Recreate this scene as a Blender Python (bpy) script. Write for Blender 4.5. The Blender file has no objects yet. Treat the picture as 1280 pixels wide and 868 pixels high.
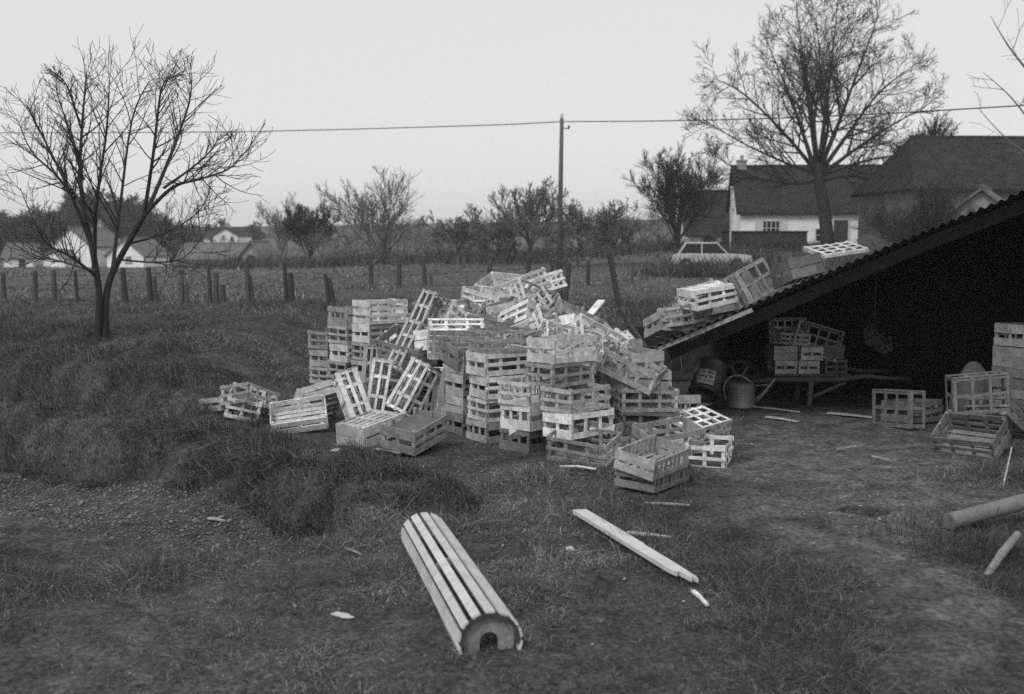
import bpy, math, random
import numpy as np
from mathutils import Vector, Matrix, Euler

# ------------------------------------------------------------------ camera, light, exposure
SC = bpy.context.scene
COL = SC.collection
FPX, CAM_H = 1400.0, 1.75
PITCH = math.atan((434 - 298) / FPX)
cam_d = bpy.data.cameras.new('camera')
cam = bpy.data.objects.new('camera', cam_d)
COL.objects.link(cam)
cam.location = (0, 0, CAM_H)
cam.rotation_euler = (math.pi / 2 - PITCH, 0, 0)
cam_d.sensor_width = 36.0
cam_d.lens = 36.0 * FPX / 1280.0
cam_d.clip_end = 3000
cam_d.dof.use_dof = True
cam_d.dof.focus_distance = 9.6
cam_d.dof.aperture_fstop = 2.4
SC.camera = cam

SUN_ELEV, SUN_AZ = math.radians(48), math.radians(-150)     # behind the camera, to the left
world = bpy.data.worlds.new('World')
SC.world = world
world.use_nodes = True
wt = world.node_tree
wt.nodes.clear()
w_out = wt.nodes.new('ShaderNodeOutputWorld')
w_bg = wt.nodes.new('ShaderNodeBackground')
w_sky = wt.nodes.new('ShaderNodeTexSky')
w_sky.sky_type = 'NISHITA'
w_sky.sun_disc = False
w_sky.sun_elevation = SUN_ELEV
w_sky.sun_rotation = SUN_AZ
w_bw = wt.nodes.new('ShaderNodeRGBToBW')
w_mix = wt.nodes.new('ShaderNodeMix')                        # overcast: the clear sky veiled by an even grey cloud layer
w_mix.data_type = 'FLOAT'
w_mix.inputs[0].default_value = 0.82
w_mix.inputs[3].default_value = 7.4
w_bg.inputs['Strength'].default_value = 0.1
wt.links.new(w_sky.outputs[0], w_bw.inputs[0])
wt.links.new(w_bw.outputs[0], w_mix.inputs[2])
wt.links.new(w_mix.outputs[0], w_bg.inputs['Color'])
wt.links.new(w_bg.outputs[0], w_out.inputs['Surface'])

sun_d = bpy.data.lights.new('sun', 'SUN')
sun_d.energy = 1.5
sun_d.angle = math.radians(22)
sun_d.color = (1, 1, 1)                                      # black-and-white photograph
sun = bpy.data.objects.new('sun', sun_d)
COL.objects.link(sun)
sd = Vector((math.sin(SUN_AZ) * math.cos(SUN_ELEV), math.cos(SUN_AZ) * math.cos(SUN_ELEV), math.sin(SUN_ELEV)))
sun.rotation_euler = sd.to_track_quat('Z', 'Y').to_euler()

SC.view_settings.view_transform = 'Standard'
SC.view_settings.look = 'None'
SC.view_settings.gamma = 1.0
SC.view_settings.exposure = 0.2
SC.view_settings.use_curve_mapping = False
SC.render.engine = 'CYCLES'
SC.cycles.use_denoising = False
SC.cycles.max_bounces = 6
SC.cycles.volume_bounces = 0
SC.cycles.sample_clamp_indirect = 3.0

# ------------------------------------------------------------------ helpers
RNG = random.Random(11)

def ray(px, py):
    x = (px - 640) / FPX
    y = (434 - py) / FPX
    c, s = math.cos(PITCH), math.sin(PITCH)
    return Vector((x, c + y * s, -s + y * c))

def at(px, py, Y):
    """world point seen at a pixel of the photograph, Y metres ahead"""
    d = ray(px, py)
    return Vector((0, 0, CAM_H)) + d * (Y / d.y)

def mat(name, col, rough=0.85, var=0.25, scale=8.0, stretch=(1, 1, 1), bump=0.0, objvar=0.0, metallic=0.0, spec=0.3, detail=6.0, attr=None, fine=0.0):
    m = bpy.data.materials.new(name)
    m.use_nodes = True
    nt = m.node_tree
    b = nt.nodes['Principled BSDF']
    b.inputs['Roughness'].default_value = rough
    b.inputs['Metallic'].default_value = metallic
    b.inputs['Specular IOR Level'].default_value = spec
    tc = nt.nodes.new('ShaderNodeTexCoord')
    mp = nt.nodes.new('ShaderNodeMapping')
    mp.inputs['Scale'].default_value = stretch
    nt.links.new(tc.outputs['Object'], mp.inputs[0])
    nz = nt.nodes.new('ShaderNodeTexNoise')
    nz.inputs['Scale'].default_value = scale
    nz.inputs['Detail'].default_value = detail
    nz.inputs['Roughness'].default_value = 0.65
    nt.links.new(mp.outputs[0], nz.inputs['Vector'])
    mr = nt.nodes.new('ShaderNodeMapRange')
    mr.inputs[1].default_value = 0.3
    mr.inputs[2].default_value = 0.7
    mr.inputs[3].default_value = col * (1 - var)
    mr.inputs[4].default_value = col * (1 + var)
    nt.links.new(nz.outputs['Fac'], mr.inputs[0])
    last = mr.outputs[0]
    def mul(a, bsock):
        q = nt.nodes.new('ShaderNodeMath')
        q.operation = 'MULTIPLY'
        nt.links.new(a, q.inputs[0])
        nt.links.new(bsock, q.inputs[1])
        return q.outputs[0]
    if fine:
        n2 = nt.nodes.new('ShaderNodeTexNoise')
        n2.inputs['Scale'].default_value = scale * 7
        n2.inputs['Detail'].default_value = 3
        nt.links.new(mp.outputs[0], n2.inputs['Vector'])
        r2 = nt.nodes.new('ShaderNodeMapRange')
        r2.inputs[1].default_value = 0.3
        r2.inputs[2].default_value = 0.7
        r2.inputs[3].default_value = 1 - fine
        r2.inputs[4].default_value = 1 + fine
        nt.links.new(n2.outputs['Fac'], r2.inputs[0])
        last = mul(last, r2.outputs[0])
    if objvar:
        oi = nt.nodes.new('ShaderNodeObjectInfo')
        r3 = nt.nodes.new('ShaderNodeMapRange')
        r3.inputs[3].default_value = 1 - objvar
        r3.inputs[4].default_value = 1 + objvar
        nt.links.new(oi.outputs['Random'], r3.inputs[0])
        last = mul(last, r3.outputs[0])
    if attr:
        at_ = nt.nodes.new('ShaderNodeAttribute')
        at_.attribute_name = attr
        last = mul(last, at_.outputs['Fac'])
    nt.links.new(last, b.inputs['Base Color'])
    if bump:
        bp = nt.nodes.new('ShaderNodeBump')
        bp.inputs['Strength'].default_value = bump
        bp.inputs['Distance'].default_value = 0.02
        nt.links.new(nz.outputs['Fac'], bp.inputs['Height'])
        nt.links.new(bp.outputs[0], b.inputs['Normal'])
    return m

class MB:
    """collects shapes for ONE mesh"""
    def __init__(self):
        self.v, self.f, self.mi = [], [], []
        self.cur = 0
    def add(self, vs, fs):
        o = len(self.v)
        self.v.extend([tuple(p) for p in vs])
        self.f.extend([tuple(i + o for i in f) for f in fs])
        self.mi.extend([self.cur] * len(fs))
    def box(self, c, s, rot=None, skew=None):
        x, y, z = s[0] / 2, s[1] / 2, s[2] / 2
        P = [(-x, -y, -z), (x, -y, -z), (x, y, -z), (-x, y, -z), (-x, -y, z), (x, -y, z), (x, y, z), (-x, y, z)]
        P = [Vector(p) for p in P]
        if skew:
            P = [Vector((p.x, p.y, p.z + skew * p.x)) for p in P]
        if rot is not None:
            P = [rot @ p for p in P]
        P = [p + Vector(c) for p in P]
        self.add(P, [(0, 3, 2, 1), (4, 5, 6, 7), (0, 1, 5, 4), (1, 2, 6, 5), (2, 3, 7, 6), (3, 0, 4, 7)])
    def beam(self, a, b, w, h, up=(0, 0, 1)):
        a, b = Vector(a), Vector(b)
        d = (b - a)
        L = d.length
        d.normalize()
        u = Vector(up)
        if abs(d.dot(u)) > 0.97:
            u = Vector((0, 1, 0))
        r = d.cross(u).normalized()
        u = r.cross(d)
        M = Matrix((d, r, u)).transposed()
        self.box((a + b) / 2, (L, w, h), M)
    def tube(self, pts, radii, n=6, cap=True, closed=False):
        pts = [Vector(p) for p in pts]
        o = len(self.v)
        prev = None
        k = len(pts)
        for i, p in enumerate(pts):
            t = (pts[min(i + 1, k - 1)] - pts[max(i - 1, 0)])
            if closed:
                t = pts[(i + 1) % k] - pts[(i - 1) % k]
            if t.length < 1e-9:
                t = Vector((0, 0, 1))
            t.normalize()
            if prev is None:
                a = Vector((1, 0, 0)) if abs(t.x) < .8 else Vector((0, 1, 0))
                prev = t.cross(a).normalized()
            u = (prev - t * prev.dot(t))
            if u.length < 1e-6:
                u = t.orthogonal()
            u.normalize()
            prev = u
            w = t.cross(u)
            r = radii[i] if hasattr(radii, '__len__') else radii
            for j in range(n):
                q = p + (u * math.cos(2 * math.pi * j / n) + w * math.sin(2 * math.pi * j / n)) * r
                self.v.append((q.x, q.y, q.z))
        segs = k if closed else k - 1
        for i in range(segs):
            i2 = (i + 1) % k
            for j in range(n):
                self.f.append((o + i * n + j, o + i * n + (j + 1) % n, o + i2 * n + (j + 1) % n, o + i2 * n + j))
                self.mi.append(self.cur)
        if cap and not closed:
            self.f.append(tuple(o + j for j in reversed(range(n))))
            self.f.append(tuple(o + (k - 1) * n + j for j in range(n)))
            self.mi.extend([self.cur] * 2)
    def lathe(self, prof, n=24, M=None):
        o = len(self.v)
        for r, z in prof:
            for j in range(n):
                a = 2 * math.pi * j / n
                p = Vector((r * math.cos(a), r * math.sin(a), z))
                if M is not None:
                    p = M @ p
                self.v.append(tuple(p))
        for i in range(len(prof) - 1):
            for j in range(n):
                self.f.append((o + i * n + j, o + i * n + (j + 1) % n, o + (i + 1) * n + (j + 1) % n, o + (i + 1) * n + j))
                self.mi.append(self.cur)
    def prism(self, poly, a, b, M=None):
        """poly: (x,z) outline; extruded along y from a to b"""
        n = len(poly)
        P = [Vector((x, a, z)) for x, z in poly] + [Vector((x, b, z)) for x, z in poly]
        if M is not None:
            P = [M @ p for p in P]
        self.add(P, [tuple(range(n)), tuple(reversed(range(n, 2 * n)))] + [(i, n + i, n + (i + 1) % n, (i + 1) % n) for i in range(n)])
    def mesh(self, name, mats, smooth=False):
        me = bpy.data.meshes.new(name)
        me.from_pydata(self.v, [], self.f)
        for m in (mats if isinstance(mats, (list, tuple)) else [mats]):
            me.materials.append(m)
        if any(self.mi):
            me.polygons.foreach_set('material_index', self.mi)
        if smooth:
            me.polygons.foreach_set('use_smooth', [True] * len(me.polygons))
        me.update()
        return me
    def build(self, name, mats, parent=None, smooth=False):
        return link(name, self.mesh(name, mats, smooth), parent)

def link(name, me, parent=None):
    o = bpy.data.objects.new(name, me)
    COL.objects.link(o)
    if parent is not None:
        o.parent = parent
    return o

def tag(o, label=None, cat=None, group=None, kind=None):
    if label: o['label'] = label
    if cat: o['category'] = cat
    if group: o['group'] = group
    if kind: o['kind'] = kind
    return o

def thing(name, label, cat, loc=(0, 0, 0), rz=0.0, group=None):
    o = bpy.data.objects.new(name, None)
    o.empty_display_size = 0.2
    COL.objects.link(o)
    o.location = loc
    o.rotation_euler = (0, 0, rz)
    return tag(o, label, cat, group)

def copy_tree(o, parent=None):
    c = o.copy()
    COL.objects.link(c)
    c.parent = parent
    for ch in list(o.children):
        copy_tree(ch, c)
    return c

# value noise, numpy
_NT = np.random.default_rng(5).random((256, 256))
def vnoise(x, y):
    xi, yi = np.floor(x).astype(int), np.floor(y).astype(int)
    fx, fy = x - xi, y - yi
    fx, fy = fx * fx * (3 - 2 * fx), fy * fy * (3 - 2 * fy)
    g = lambda i, j: _NT[i % 256, j % 256]
    return (g(xi, yi) * (1 - fx) + g(xi + 1, yi) * fx) * (1 - fy) + (g(xi, yi + 1) * (1 - fx) + g(xi + 1, yi + 1) * fx) * fy
def sstep(a, b, x):
    t = np.clip((x - a) / (b - a), 0, 1)
    return t * t * (3 - 2 * t)
HAZE = 0.0007
# ------------------------------------------------------------------ terrain
def gpt(px, py, z=0.0):
    d = ray(px, py)
    t = (z - CAM_H) / d.z
    return (d.x * t, d.y * t)

def poly_sd(x, y, poly):
    """signed distance to polygon, positive inside"""
    P = np.array(poly, float)
    inside = np.zeros(x.shape, bool)
    dist = np.full(x.shape, 1e9)
    n = len(P)
    for i in range(n):
        x1, y1 = P[i]
        x2, y2 = P[(i + 1) % n]
        if abs(y2 - y1) > 1e-12:
            c = ((y1 > y) != (y2 > y)) & (x < (x2 - x1) * (y - y1) / (y2 - y1) + x1)
            inside ^= c
        t = np.clip(((x - x1) * (x2 - x1) + (y - y1) * (y2 - y1)) / ((x2 - x1) ** 2 + (y2 - y1) ** 2), 0, 1)
        dist = np.minimum(dist, np.hypot(x - x1 - t * (x2 - x1), y - y1 - t * (y2 - y1)))
    return np.where(inside, dist, -dist)

DITCH = [(-14, 18.5), (-9, 14.2), (-6.6, 12.3), (-4.8, 11.0), (-3.6, 10.0), (-2.5, 9.1), (-1.8, 8.4), (-1.25, 7.75), (-0.95, 7.2), (-1.0, 6.7), (-1.35, 6.2), (-1.95, 6.1), (-2.5, 6.5), (-3.07, 6.95), (-4.2, 7.8), (-6, 9.2), (-9, 11.5), (-14, 15.5)]
DITCH2 = [(-14, 21.5), (-9, 16.2), (-6.6, 13.6), (-5.4, 12.4), (-4.2, 11.45), (-3.2, 10.7)]
PATH = [gpt(*p) for p in [(870, 503), (960, 497), (1090, 503), (1200, 530), (1256, 600), (1190, 650), (1250, 740), (1290, 868), (1170, 868), (1060, 730), (950, 660), (905, 610), (900, 560)]]

def line_sd(x, y, L):
    dist = np.full(x.shape, 1e9)
    side = np.zeros(x.shape)
    for i in range(len(L) - 1):
        (x1, y1), (x2, y2) = L[i], L[i + 1]
        t = np.clip(((x - x1) * (x2 - x1) + (y - y1) * (y2 - y1)) / ((x2 - x1) ** 2 + (y2 - y1) ** 2), 0, 1)
        d = np.hypot(x - x1 - t * (x2 - x1), y - y1 - t * (y2 - y1))
        s = (x2 - x1) * (y - y1) - (y2 - y1) * (x - x1)
        side = np.where(d < dist, s, side)
        dist = np.minimum(dist, d)
    return dist, np.sign(side)

def terrain(x, y):
    x = np.asarray(x, float)
    y = np.asarray(y, float)
    z = 0.12 * sstep(13, 26, y) + 0.1 * sstep(26, 60, y)
    right = sstep(0.02, 0.22, x / np.maximum(y, 1))
    left = 1 - sstep(-0.28, 0.02, x / np.maximum(y, 1))
    z += right * (1.15 * sstep(47, 68, y))
    z -= left * (0.2 * sstep(30, 60, y) + 1.5 * sstep(60, 115, y))
    z += 0.35 * (1 - left) * (1 - right) * sstep(45, 90, y)
    hill = sstep(160, 420, y)
    z += hill * (6.3 + 1.2 * np.sin(x / 70.0 + 0.6) + 2.0 * left)
    z = np.where(y > 430, z - (y - 430) * 0.004, z)
    # the two ditches and their banks
    d = poly_sd(x, y, DITCH)
    wob = (vnoise(x * 1.7 + 9, y * 1.7) - .5) * 0.35
    z -= 0.52 * sstep(-0.03, 0.20, d + wob * .16) * (1 - .0 * y)
    z += 0.08 * np.exp(-((d + 0.4) / 0.4) ** 2) * sstep(-1.0, -2.5, x) * (y > 7.5)
    d2, side = line_sd(x, y, DITCH2)
    fade = sstep(-2.6, -3.8, x) * sstep(24, 20, y)
    z -= 0.36 * np.exp(-(d2 / 0.3) ** 2) * fade
    back = np.where(side > 0, d2, -d2)
    z += 0.58 * (.55 * sstep(0.05, .45, back) + .45 * sstep(.3, 1.4, back)) * sstep(-1.9, -3.6, x) * (1 - sstep(17, 27, y)) * (y > 9)
    # unevenness
    amp = 0.05 + 0.0006 * np.clip(y, 0, 80)
    z += 0.045 * (vnoise(x * 4.7 + 4, y * 4.7) - .5) * sstep(-1.2, -2.6, x) * (y < 24)
    z += amp * (vnoise(x * 1.1, y * 1.1) - .5) + 0.03 * (vnoise(x * 4.3 + 7, y * 4.3) - .5) * (y < 40)
    pm = path_mask(x, y)
    z += 0.02 * (vnoise(x * 11 + 3, y * 11) - .5) * pm * (y < 14)
    # flat where the crate pile and the shed stand
    flat = np.exp(-(((x - 0.2) / 3.4) ** 4)) * np.exp(-(((y - 10.3) / 2.6) ** 4))
    z = z * (1 - flat) + flat * (0.02 + 0.02 * (vnoise(x * 2, y * 2) - .5))
    return z

def path_mask(x, y):
    d = poly_sd(x, y, PATH)
    return sstep(-0.25, 0.35, d + (vnoise(x * 2.3, y * 2.3 + 40) - .5) * 0.7)

def tz(x, y):
    return float(terrain(np.array([x]), np.array([y]))[0])

def ground_hit(px, py):
    d = ray(px, py)
    lo, hi = 2.0, 600.0
    t = 2.0
    p = None
    while t < 700:
        p = Vector((0, 0, CAM_H)) + d * t
        if p.z < tz(p.x, p.y):
            break
        t *= 1.01
    return p

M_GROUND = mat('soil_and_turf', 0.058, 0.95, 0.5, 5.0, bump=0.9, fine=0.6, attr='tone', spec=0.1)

def grid_mesh(name, ys, us):
    U, Y = np.meshgrid(us, ys)
    X = U * Y
    X[Y < 6] = (U * 6)[Y < 6]
    Z = terrain(X, Y)
    nr, nc = X.shape
    V = np.stack([X, Y, Z], -1).reshape(-1, 3)
    i = np.arange((nr - 1) * (nc - 1))
    r, c = i // (nc - 1), i % (nc - 1)
    a = r * nc + c
    Fc = np.stack([a, a + 1, a + nc + 1, a + nc], -1)
    return V, Fc

def fast_mesh(name, V, Fc, mats, attrs=None, smooth=False):
    me = bpy.data.meshes.new(name)
    V = np.ascontiguousarray(V, dtype=np.float32)
    Fc = np.ascontiguousarray(Fc, dtype=np.int32)
    n = Fc.shape[1]
    me.vertices.add(len(V))
    me.vertices.foreach_set('co', V.ravel())
    me.loops.add(Fc.size)
    me.loops.foreach_set('vertex_index', Fc.ravel())
    me.polygons.add(len(Fc))
    me.polygons.foreach_set('loop_start', np.arange(0, Fc.size, n, dtype=np.int32))
    me.polygons.foreach_set('loop_total', np.full(len(Fc), n, dtype=np.int32))
    if smooth:
        me.polygons.foreach_set('use_smooth', np.ones(len(Fc), bool))
    for m in mats:
        me.materials.append(m)
    for k, val in (attrs or {}).items():
        at_ = me.attributes.new(k, 'FLOAT', 'POINT')
        at_.data.foreach_set('value', np.ascontiguousarray(val, dtype=np.float32))
    me.update(calc_edges=True)
    return me

ys = [0.6]
while ys[-1] < 760:
    y_ = ys[-1]
    ys.append(y_ + (0.034 if 4.5 < y_ < 15 else max(0.04, y_ * 0.0085)))
ys = np.array(ys)
us = np.concatenate([np.linspace(-1.25, -.66, 50)[:-1], np.linspace(-.66, .6, 560), np.linspace(.6, 1.25, 50)[1:]])
V, Fc = grid_mesh('ground', ys, us)
pm = path_mask(V[:, 0], V[:, 1])
bed = sstep(0.3, 0.6, poly_sd(V[:, 0], V[:, 1], DITCH))
wet = sstep(.62, .72, vnoise(V[:, 0] * 2.2 + 30, V[:, 1] * 3.1)) * pm * np.exp(-((V[:, 0] - 2.25) / .9) ** 2 - ((V[:, 1] - 7.1) / .9) ** 2)
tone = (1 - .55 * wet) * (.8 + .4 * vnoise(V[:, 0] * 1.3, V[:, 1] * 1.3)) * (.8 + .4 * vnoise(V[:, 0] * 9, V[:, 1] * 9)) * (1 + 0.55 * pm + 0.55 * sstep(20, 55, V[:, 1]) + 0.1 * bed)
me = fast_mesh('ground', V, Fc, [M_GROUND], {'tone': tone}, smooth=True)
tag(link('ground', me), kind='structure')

# ------------------------------------------------------------------ grass: one mass nobody could count
M_GRASS = mat('grass_blades', 0.1, 0.8, 0.25, 1.3, attr='tone', spec=0.2)

def blades(rng, x, y, h, w, lean, tone, name, tag_kind='stuff', droop=None):
    n = len(x)
    z = terrain(x, y) - 0.01
    az = rng.uniform(0, 2 * np.pi, n)
    wd = np.stack([np.cos(az), np.sin(az)], -1) * (w / 2)[:, None]
    la = rng.uniform(0, 2 * np.pi, n)
    ld = np.stack([np.cos(la), np.sin(la)], -1)
    if droop is not None:
        ld = ld * 0.5 + droop
    b = np.stack([x, y, z], -1)
    def pt(t, wf, s):
        p = b.copy()
        off = ld * (lean * h * t ** 1.7)[:, None]
        p[:, :2] += off + wd * wf * s
        p[:, 2] += h * t * np.clip(1 - 0.45 * lean * t, 0.1, 1)
        return p
    P = np.stack([pt(0, 1, -1), pt(0, 1, 1), pt(.55, .75, -1), pt(.55, .75, 1), pt(1, .12, -1), pt(1, .12, 1)], 1).reshape(-1, 3)
    base = np.arange(n)[:, None] * 6
    Fc = np.concatenate([base + np.array([[0, 1, 3, 2]]), base + np.array([[2, 3, 5, 4]])], 0)
    return P, Fc, np.repeat(tone, 6)

def scatter(seed, n, y0, y1, u0=-0.62, u1=0.62, power=2.0):
    rng = np.random.default_rng(seed)
    q = rng.random(n)
    # roughly constant density on screen: p(y) ~ 1/y
    y = y0 * (y1 / y0) ** (q ** 1.0)
    u = rng.uniform(u0, u1, n)
    return rng, u * y, y

parts = []
# short turf with tufts
rng, gx, gy = scatter(1, 1000000, 3.0, 30)
pmv = path_mask(gx, gy)
dd = poly_sd(gx, gy, DITCH)
tuft = vnoise(gx * 1.6 + 3, gy * 1.6) * .65 + vnoise(gx * 5.1, gy * 5.1) * .35
keep = (rng.random(len(gx)) < (1 - 0.86 * pmv) * (0.66 + 0.34 * sstep(.3, .6, tuft))) & (dd < 0.30)
# nothing grows through the middle of the crate pile or far under the shed
keep &= ~((line_sd(gx, gy, DITCH2)[0] < .17) & (gx < -2.8))
keep &= ~((gx > -2.2) & (gx < 1.5) & (gy > 9.3) & (gy < 12.4))
keep &= ~((gx > 1.6) & (gy > 10.4 - 0.2 * (gx - 1.2)) & (gy < 15))
gx, gy, tuft, pmv, dd = gx[keep], gy[keep], tuft[keep], pmv[keep], dd[keep]
n = len(gx)
sc = (0.55 + 0.045 * gy)
h = (0.03 + 0.085 * sstep(.38, .8, tuft) + .07 * sstep(.72, .95, tuft)) * rng.uniform(.5, 1.5, n) * np.clip(sc, .8, 1.5) * (1 - .5 * pmv)
w = 0.0034 * sc * rng.uniform(.6, 1.4, n)
patch = np.exp(-((gx + 3.2) / 1.5) ** 2 - ((gy - 14.3) / 1.6) ** 2) + .6 * np.exp(-((gx + 1.0) / .9) ** 2 - ((gy - 7.0) / .5) ** 2)
dry = rng.random(n) < 0.11 + .2 * vnoise(gx * .9 + 50, gy * .9) + .35 * patch
tone = np.where(dry, rng.uniform(1.5, 3.6, n), rng.uniform(.3, 1.05, n)) * (.55 + .9 * vnoise(gx * .7, gy * .7 + 9)) * (.8 + .4 * vnoise(gx * 3, gy * 3))
parts.append(blades(rng, gx, gy, h, w, np.where(dry, rng.uniform(.8, 2.0, n), rng.uniform(.25, 1.4, n)), tone, 'turf'))
# long dead grass hanging on the ditch banks
rng, gx, gy = scatter(2, 420000, 6, 22, -.75, .1)
dd = poly_sd(gx, gy, DITCH)
d2, side = line_sd(gx, gy, DITCH2)
back = np.where(side > 0, d2, -d2)
bank = ((dd > -0.75) & (dd < 0.34) & (gy > 7.2 - .35 * (gx + 1))) | ((d2 < 1.3) & (gx < -2.3) & (back > -.5))
clump = vnoise(gx * 2.6, gy * 2.6 + 20) * .6 + vnoise(gx * 7, gy * 7) * .4
bank &= ~((np.abs(d2) < .16) & (gx < -2.8))
bank &= rng.random(len(gx)) < sstep(.25, .6, clump)
gx, gy, clump = gx[bank], gy[bank], clump[bank]
n = len(gx)
h = (.07 + .17 * sstep(.35, .85, clump)) * rng.uniform(.5, 1.4, n)
dry = rng.random(n) < .30
tone = np.where(dry, rng.uniform(1.4, 2.8, n), rng.uniform(.6, 1.2, n)) * (.75 + .55 * vnoise(gx * .8 + 5, gy * .8))
parts.append(blades(rng, gx, gy, h, .0055 * rng.uniform(.6, 1.4, n), rng.uniform(.5, 1.7, n), tone, 'bank', droop=np.array([-.15, -.55])))
# dry straw and stalks lying flat in the turf and on the path
rng, gx, gy = scatter(6, 60000, 3.2, 24)
k = rng.random(len(gx)) < .15 + .85 * sstep(.45, .75, vnoise(gx * 1.9 + 60, gy * 1.9))
k &= (poly_sd(gx, gy, DITCH) < .2) & ~((gx > 1.6) & (gy > 10.8) & (gy < 15))
gx, gy = gx[k], gy[k]
n = len(gx)
h = rng.uniform(.008, .03, n)
parts.append(blades(rng, gx, gy, h, .0028 * (.6 + .05 * gy) * rng.uniform(.5, 1.5, n), rng.uniform(2.0, 5.0, n), rng.uniform(1.2, 4.2, n), 'straw'))
# rough meadow out to the hedge
rng, gx, gy = scatter(3, 150000, 22, 75, -.62, .62)
tuft = vnoise(gx * .45 + 3, gy * .45) * .6 + vnoise(gx * 1.7, gy * 1.7) * .4
k = rng.random(len(gx)) < (.2 + .8 * sstep(.35, .65, tuft))
gx, gy, tuft = gx[k], gy[k], tuft[k]
n = len(gx)
h = (.03 + .12 * sstep(.4, .85, tuft)) * rng.uniform(.5, 1.4, n)
tone = np.where(rng.random(n) < .3, rng.uniform(1.6, 3.2, n), rng.uniform(.9, 1.6, n))
parts.append(blades(rng, gx, gy, h, .0011 * gy * rng.uniform(.6, 1.3, n), rng.uniform(.2, 1.0, n), tone, 'meadow'))
Vs, Fs, Ts, o = [], [], [], 0
for P, Fc_, t in parts:
    Vs.append(P); Fs.append(Fc_ + o); Ts.append(t); o += len(P)
me = fast_mesh('grass', np.concatenate(Vs), np.concatenate(Fs), [M_GRASS], {'tone': np.concatenate(Ts)})
tag(link('grass', me), kind='stuff')

# leaf litter and shingle on the ditch bed
M_GRAVEL = mat('ditch_shingle', 0.12, 0.9, 0.4, 20, attr='tone')
rng, gx, gy = scatter(4, 60000, 5.8, 16, -.8, -.05)
k = poly_sd(gx, gy, DITCH) > 0.22
gx, gy = gx[k], gy[k]
n = len(gx)
gz = terrain(gx, gy)
OCT = np.array([(1, 0, 0), (0, 1, 0), (-1, 0, 0), (0, -1, 0), (0, 0, .55), (0, 0, -.55)], float)
OF = np.array([(0, 1, 4), (1, 2, 4), (2, 3, 4), (3, 0, 4), (1, 0, 5), (2, 1, 5), (3, 2, 5), (0, 3, 5)])
s = np.clip(.011 * np.exp(rng.normal(0, .45, n)), .004, .04)
a = rng.uniform(0, 6.28, n)
st = rng.uniform(.5, 1, n)
px_ = OCT[None, :, 0] * np.cos(a)[:, None] - OCT[None, :, 1] * np.sin(a)[:, None] * st[:, None]
py_ = OCT[None, :, 0] * np.sin(a)[:, None] + OCT[None, :, 1] * np.cos(a)[:, None] * st[:, None]
P = np.stack([gx[:, None] + px_ * s[:, None], gy[:, None] + py_ * s[:, None], gz[:, None] + .004 + OCT[None, :, 2] * s[:, None] + rng.normal(0, .3, (n, 1)) * s[:, None] * px_], -1).reshape(-1, 3)
Fc = (np.arange(n)[:, None, None] * 6 + OF[None]).reshape(-1, 3)
me = fast_mesh('gravel', P, Fc, [M_GRAVEL], {'tone': np.repeat(rng.uniform(.4, 1.7, n), 6)})
tag(link('gravel', me), kind='stuff')
# ------------------------------------------------------------------ bare winter trees
M_BARK = mat('dark_bark', 0.035, 0.9, 0.4, 6, (1, 1, .3), bump=.4)
M_BARK2 = mat('haze_paled_grey_bark', 0.12, 0.9, 0.35, 6, (1, 1, .3), bump=.3)  # grey bark, lightened so its colour carries the haze over far trees

def rand_dir(rng):
    return Vector((rng.gauss(0, 1), rng.gauss(0, 1), rng.gauss(0, 1))).normalized()

def branch(mb, rng, p, d, length, r, lvl, P, sides=(6, 5, 4, 3, 3, 3)):
    nseg = P['seg'][min(lvl, len(P['seg']) - 1)]
    pts, rad = [p.copy()], [r]
    step = length / nseg
    q, dd = p.copy(), d.normalized()
    for i in range(nseg):
        dd = (dd + rand_dir(rng) * P['wig'] + Vector((0, 0, 1)) * P['up'] * (1 if lvl else .3)).normalized()
        q = q + dd * step
        pts.append(q.copy())
        rad.append(max(r * (1 - .72 * (i + 1) / nseg), P['rmin']))
    mb.tube(pts, rad, sides[min(lvl, 5)], cap=False)
    if lvl >= P['max']:
        return
    nb = P['n'][min(lvl, len(P['n']) - 1)]
    spawn(mb, rng, pts, rad, length, lvl, nb, P)

def spawn(mb, rng, pts, rad, length, lvl, nb, P, t0=None):
    t0 = P['t0'] if t0 is None else t0
    k = len(pts) - 1
    for j in range(nb):
        t = t0 + (1 - t0) * (j + rng.random()) / nb
        f = t * k
        i = min(int(f), k - 1)
        p = pts[i].lerp(pts[i + 1], f - i)
        d = (pts[i + 1] - pts[i]).normalized()
        side = d.cross(rand_dir(rng))
        if side.length < 1e-3:
            continue
        side.normalize()
        a = math.radians(rng.uniform(*P['ang']))
        nd = d * math.cos(a) + side * math.sin(a)
        L = length * rng.uniform(*P['len']) * (1.15 - .55 * t)
        r = max(rad[i] * rng.uniform(.42, .62), P['rmin'])
        branch(mb, rng, p, nd, L, r, lvl + 1, P)

def taper(pts, r0, r1):
    n = len(pts)
    return [r0 + (r1 - r0) * (i / (n - 1)) ** .8 for i in range(n)]

def smooth_path(P, per=4):
    P = [Vector(p) for p in P]
    out = []
    for i in range(len(P) - 1):
        p0, p1, p2, p3 = P[max(i - 1, 0)], P[i], P[i + 1], P[min(i + 2, len(P) - 1)]
        for k in range(per):
            t = k / per
            out.append(.5 * ((2 * p1) + (p2 - p0) * t + (2 * p0 - 5 * p1 + 4 * p2 - p3) * t * t + (3 * p1 - p0 - 3 * p2 + p3) * t ** 3))
    out.append(P[-1])
    return out

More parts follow.
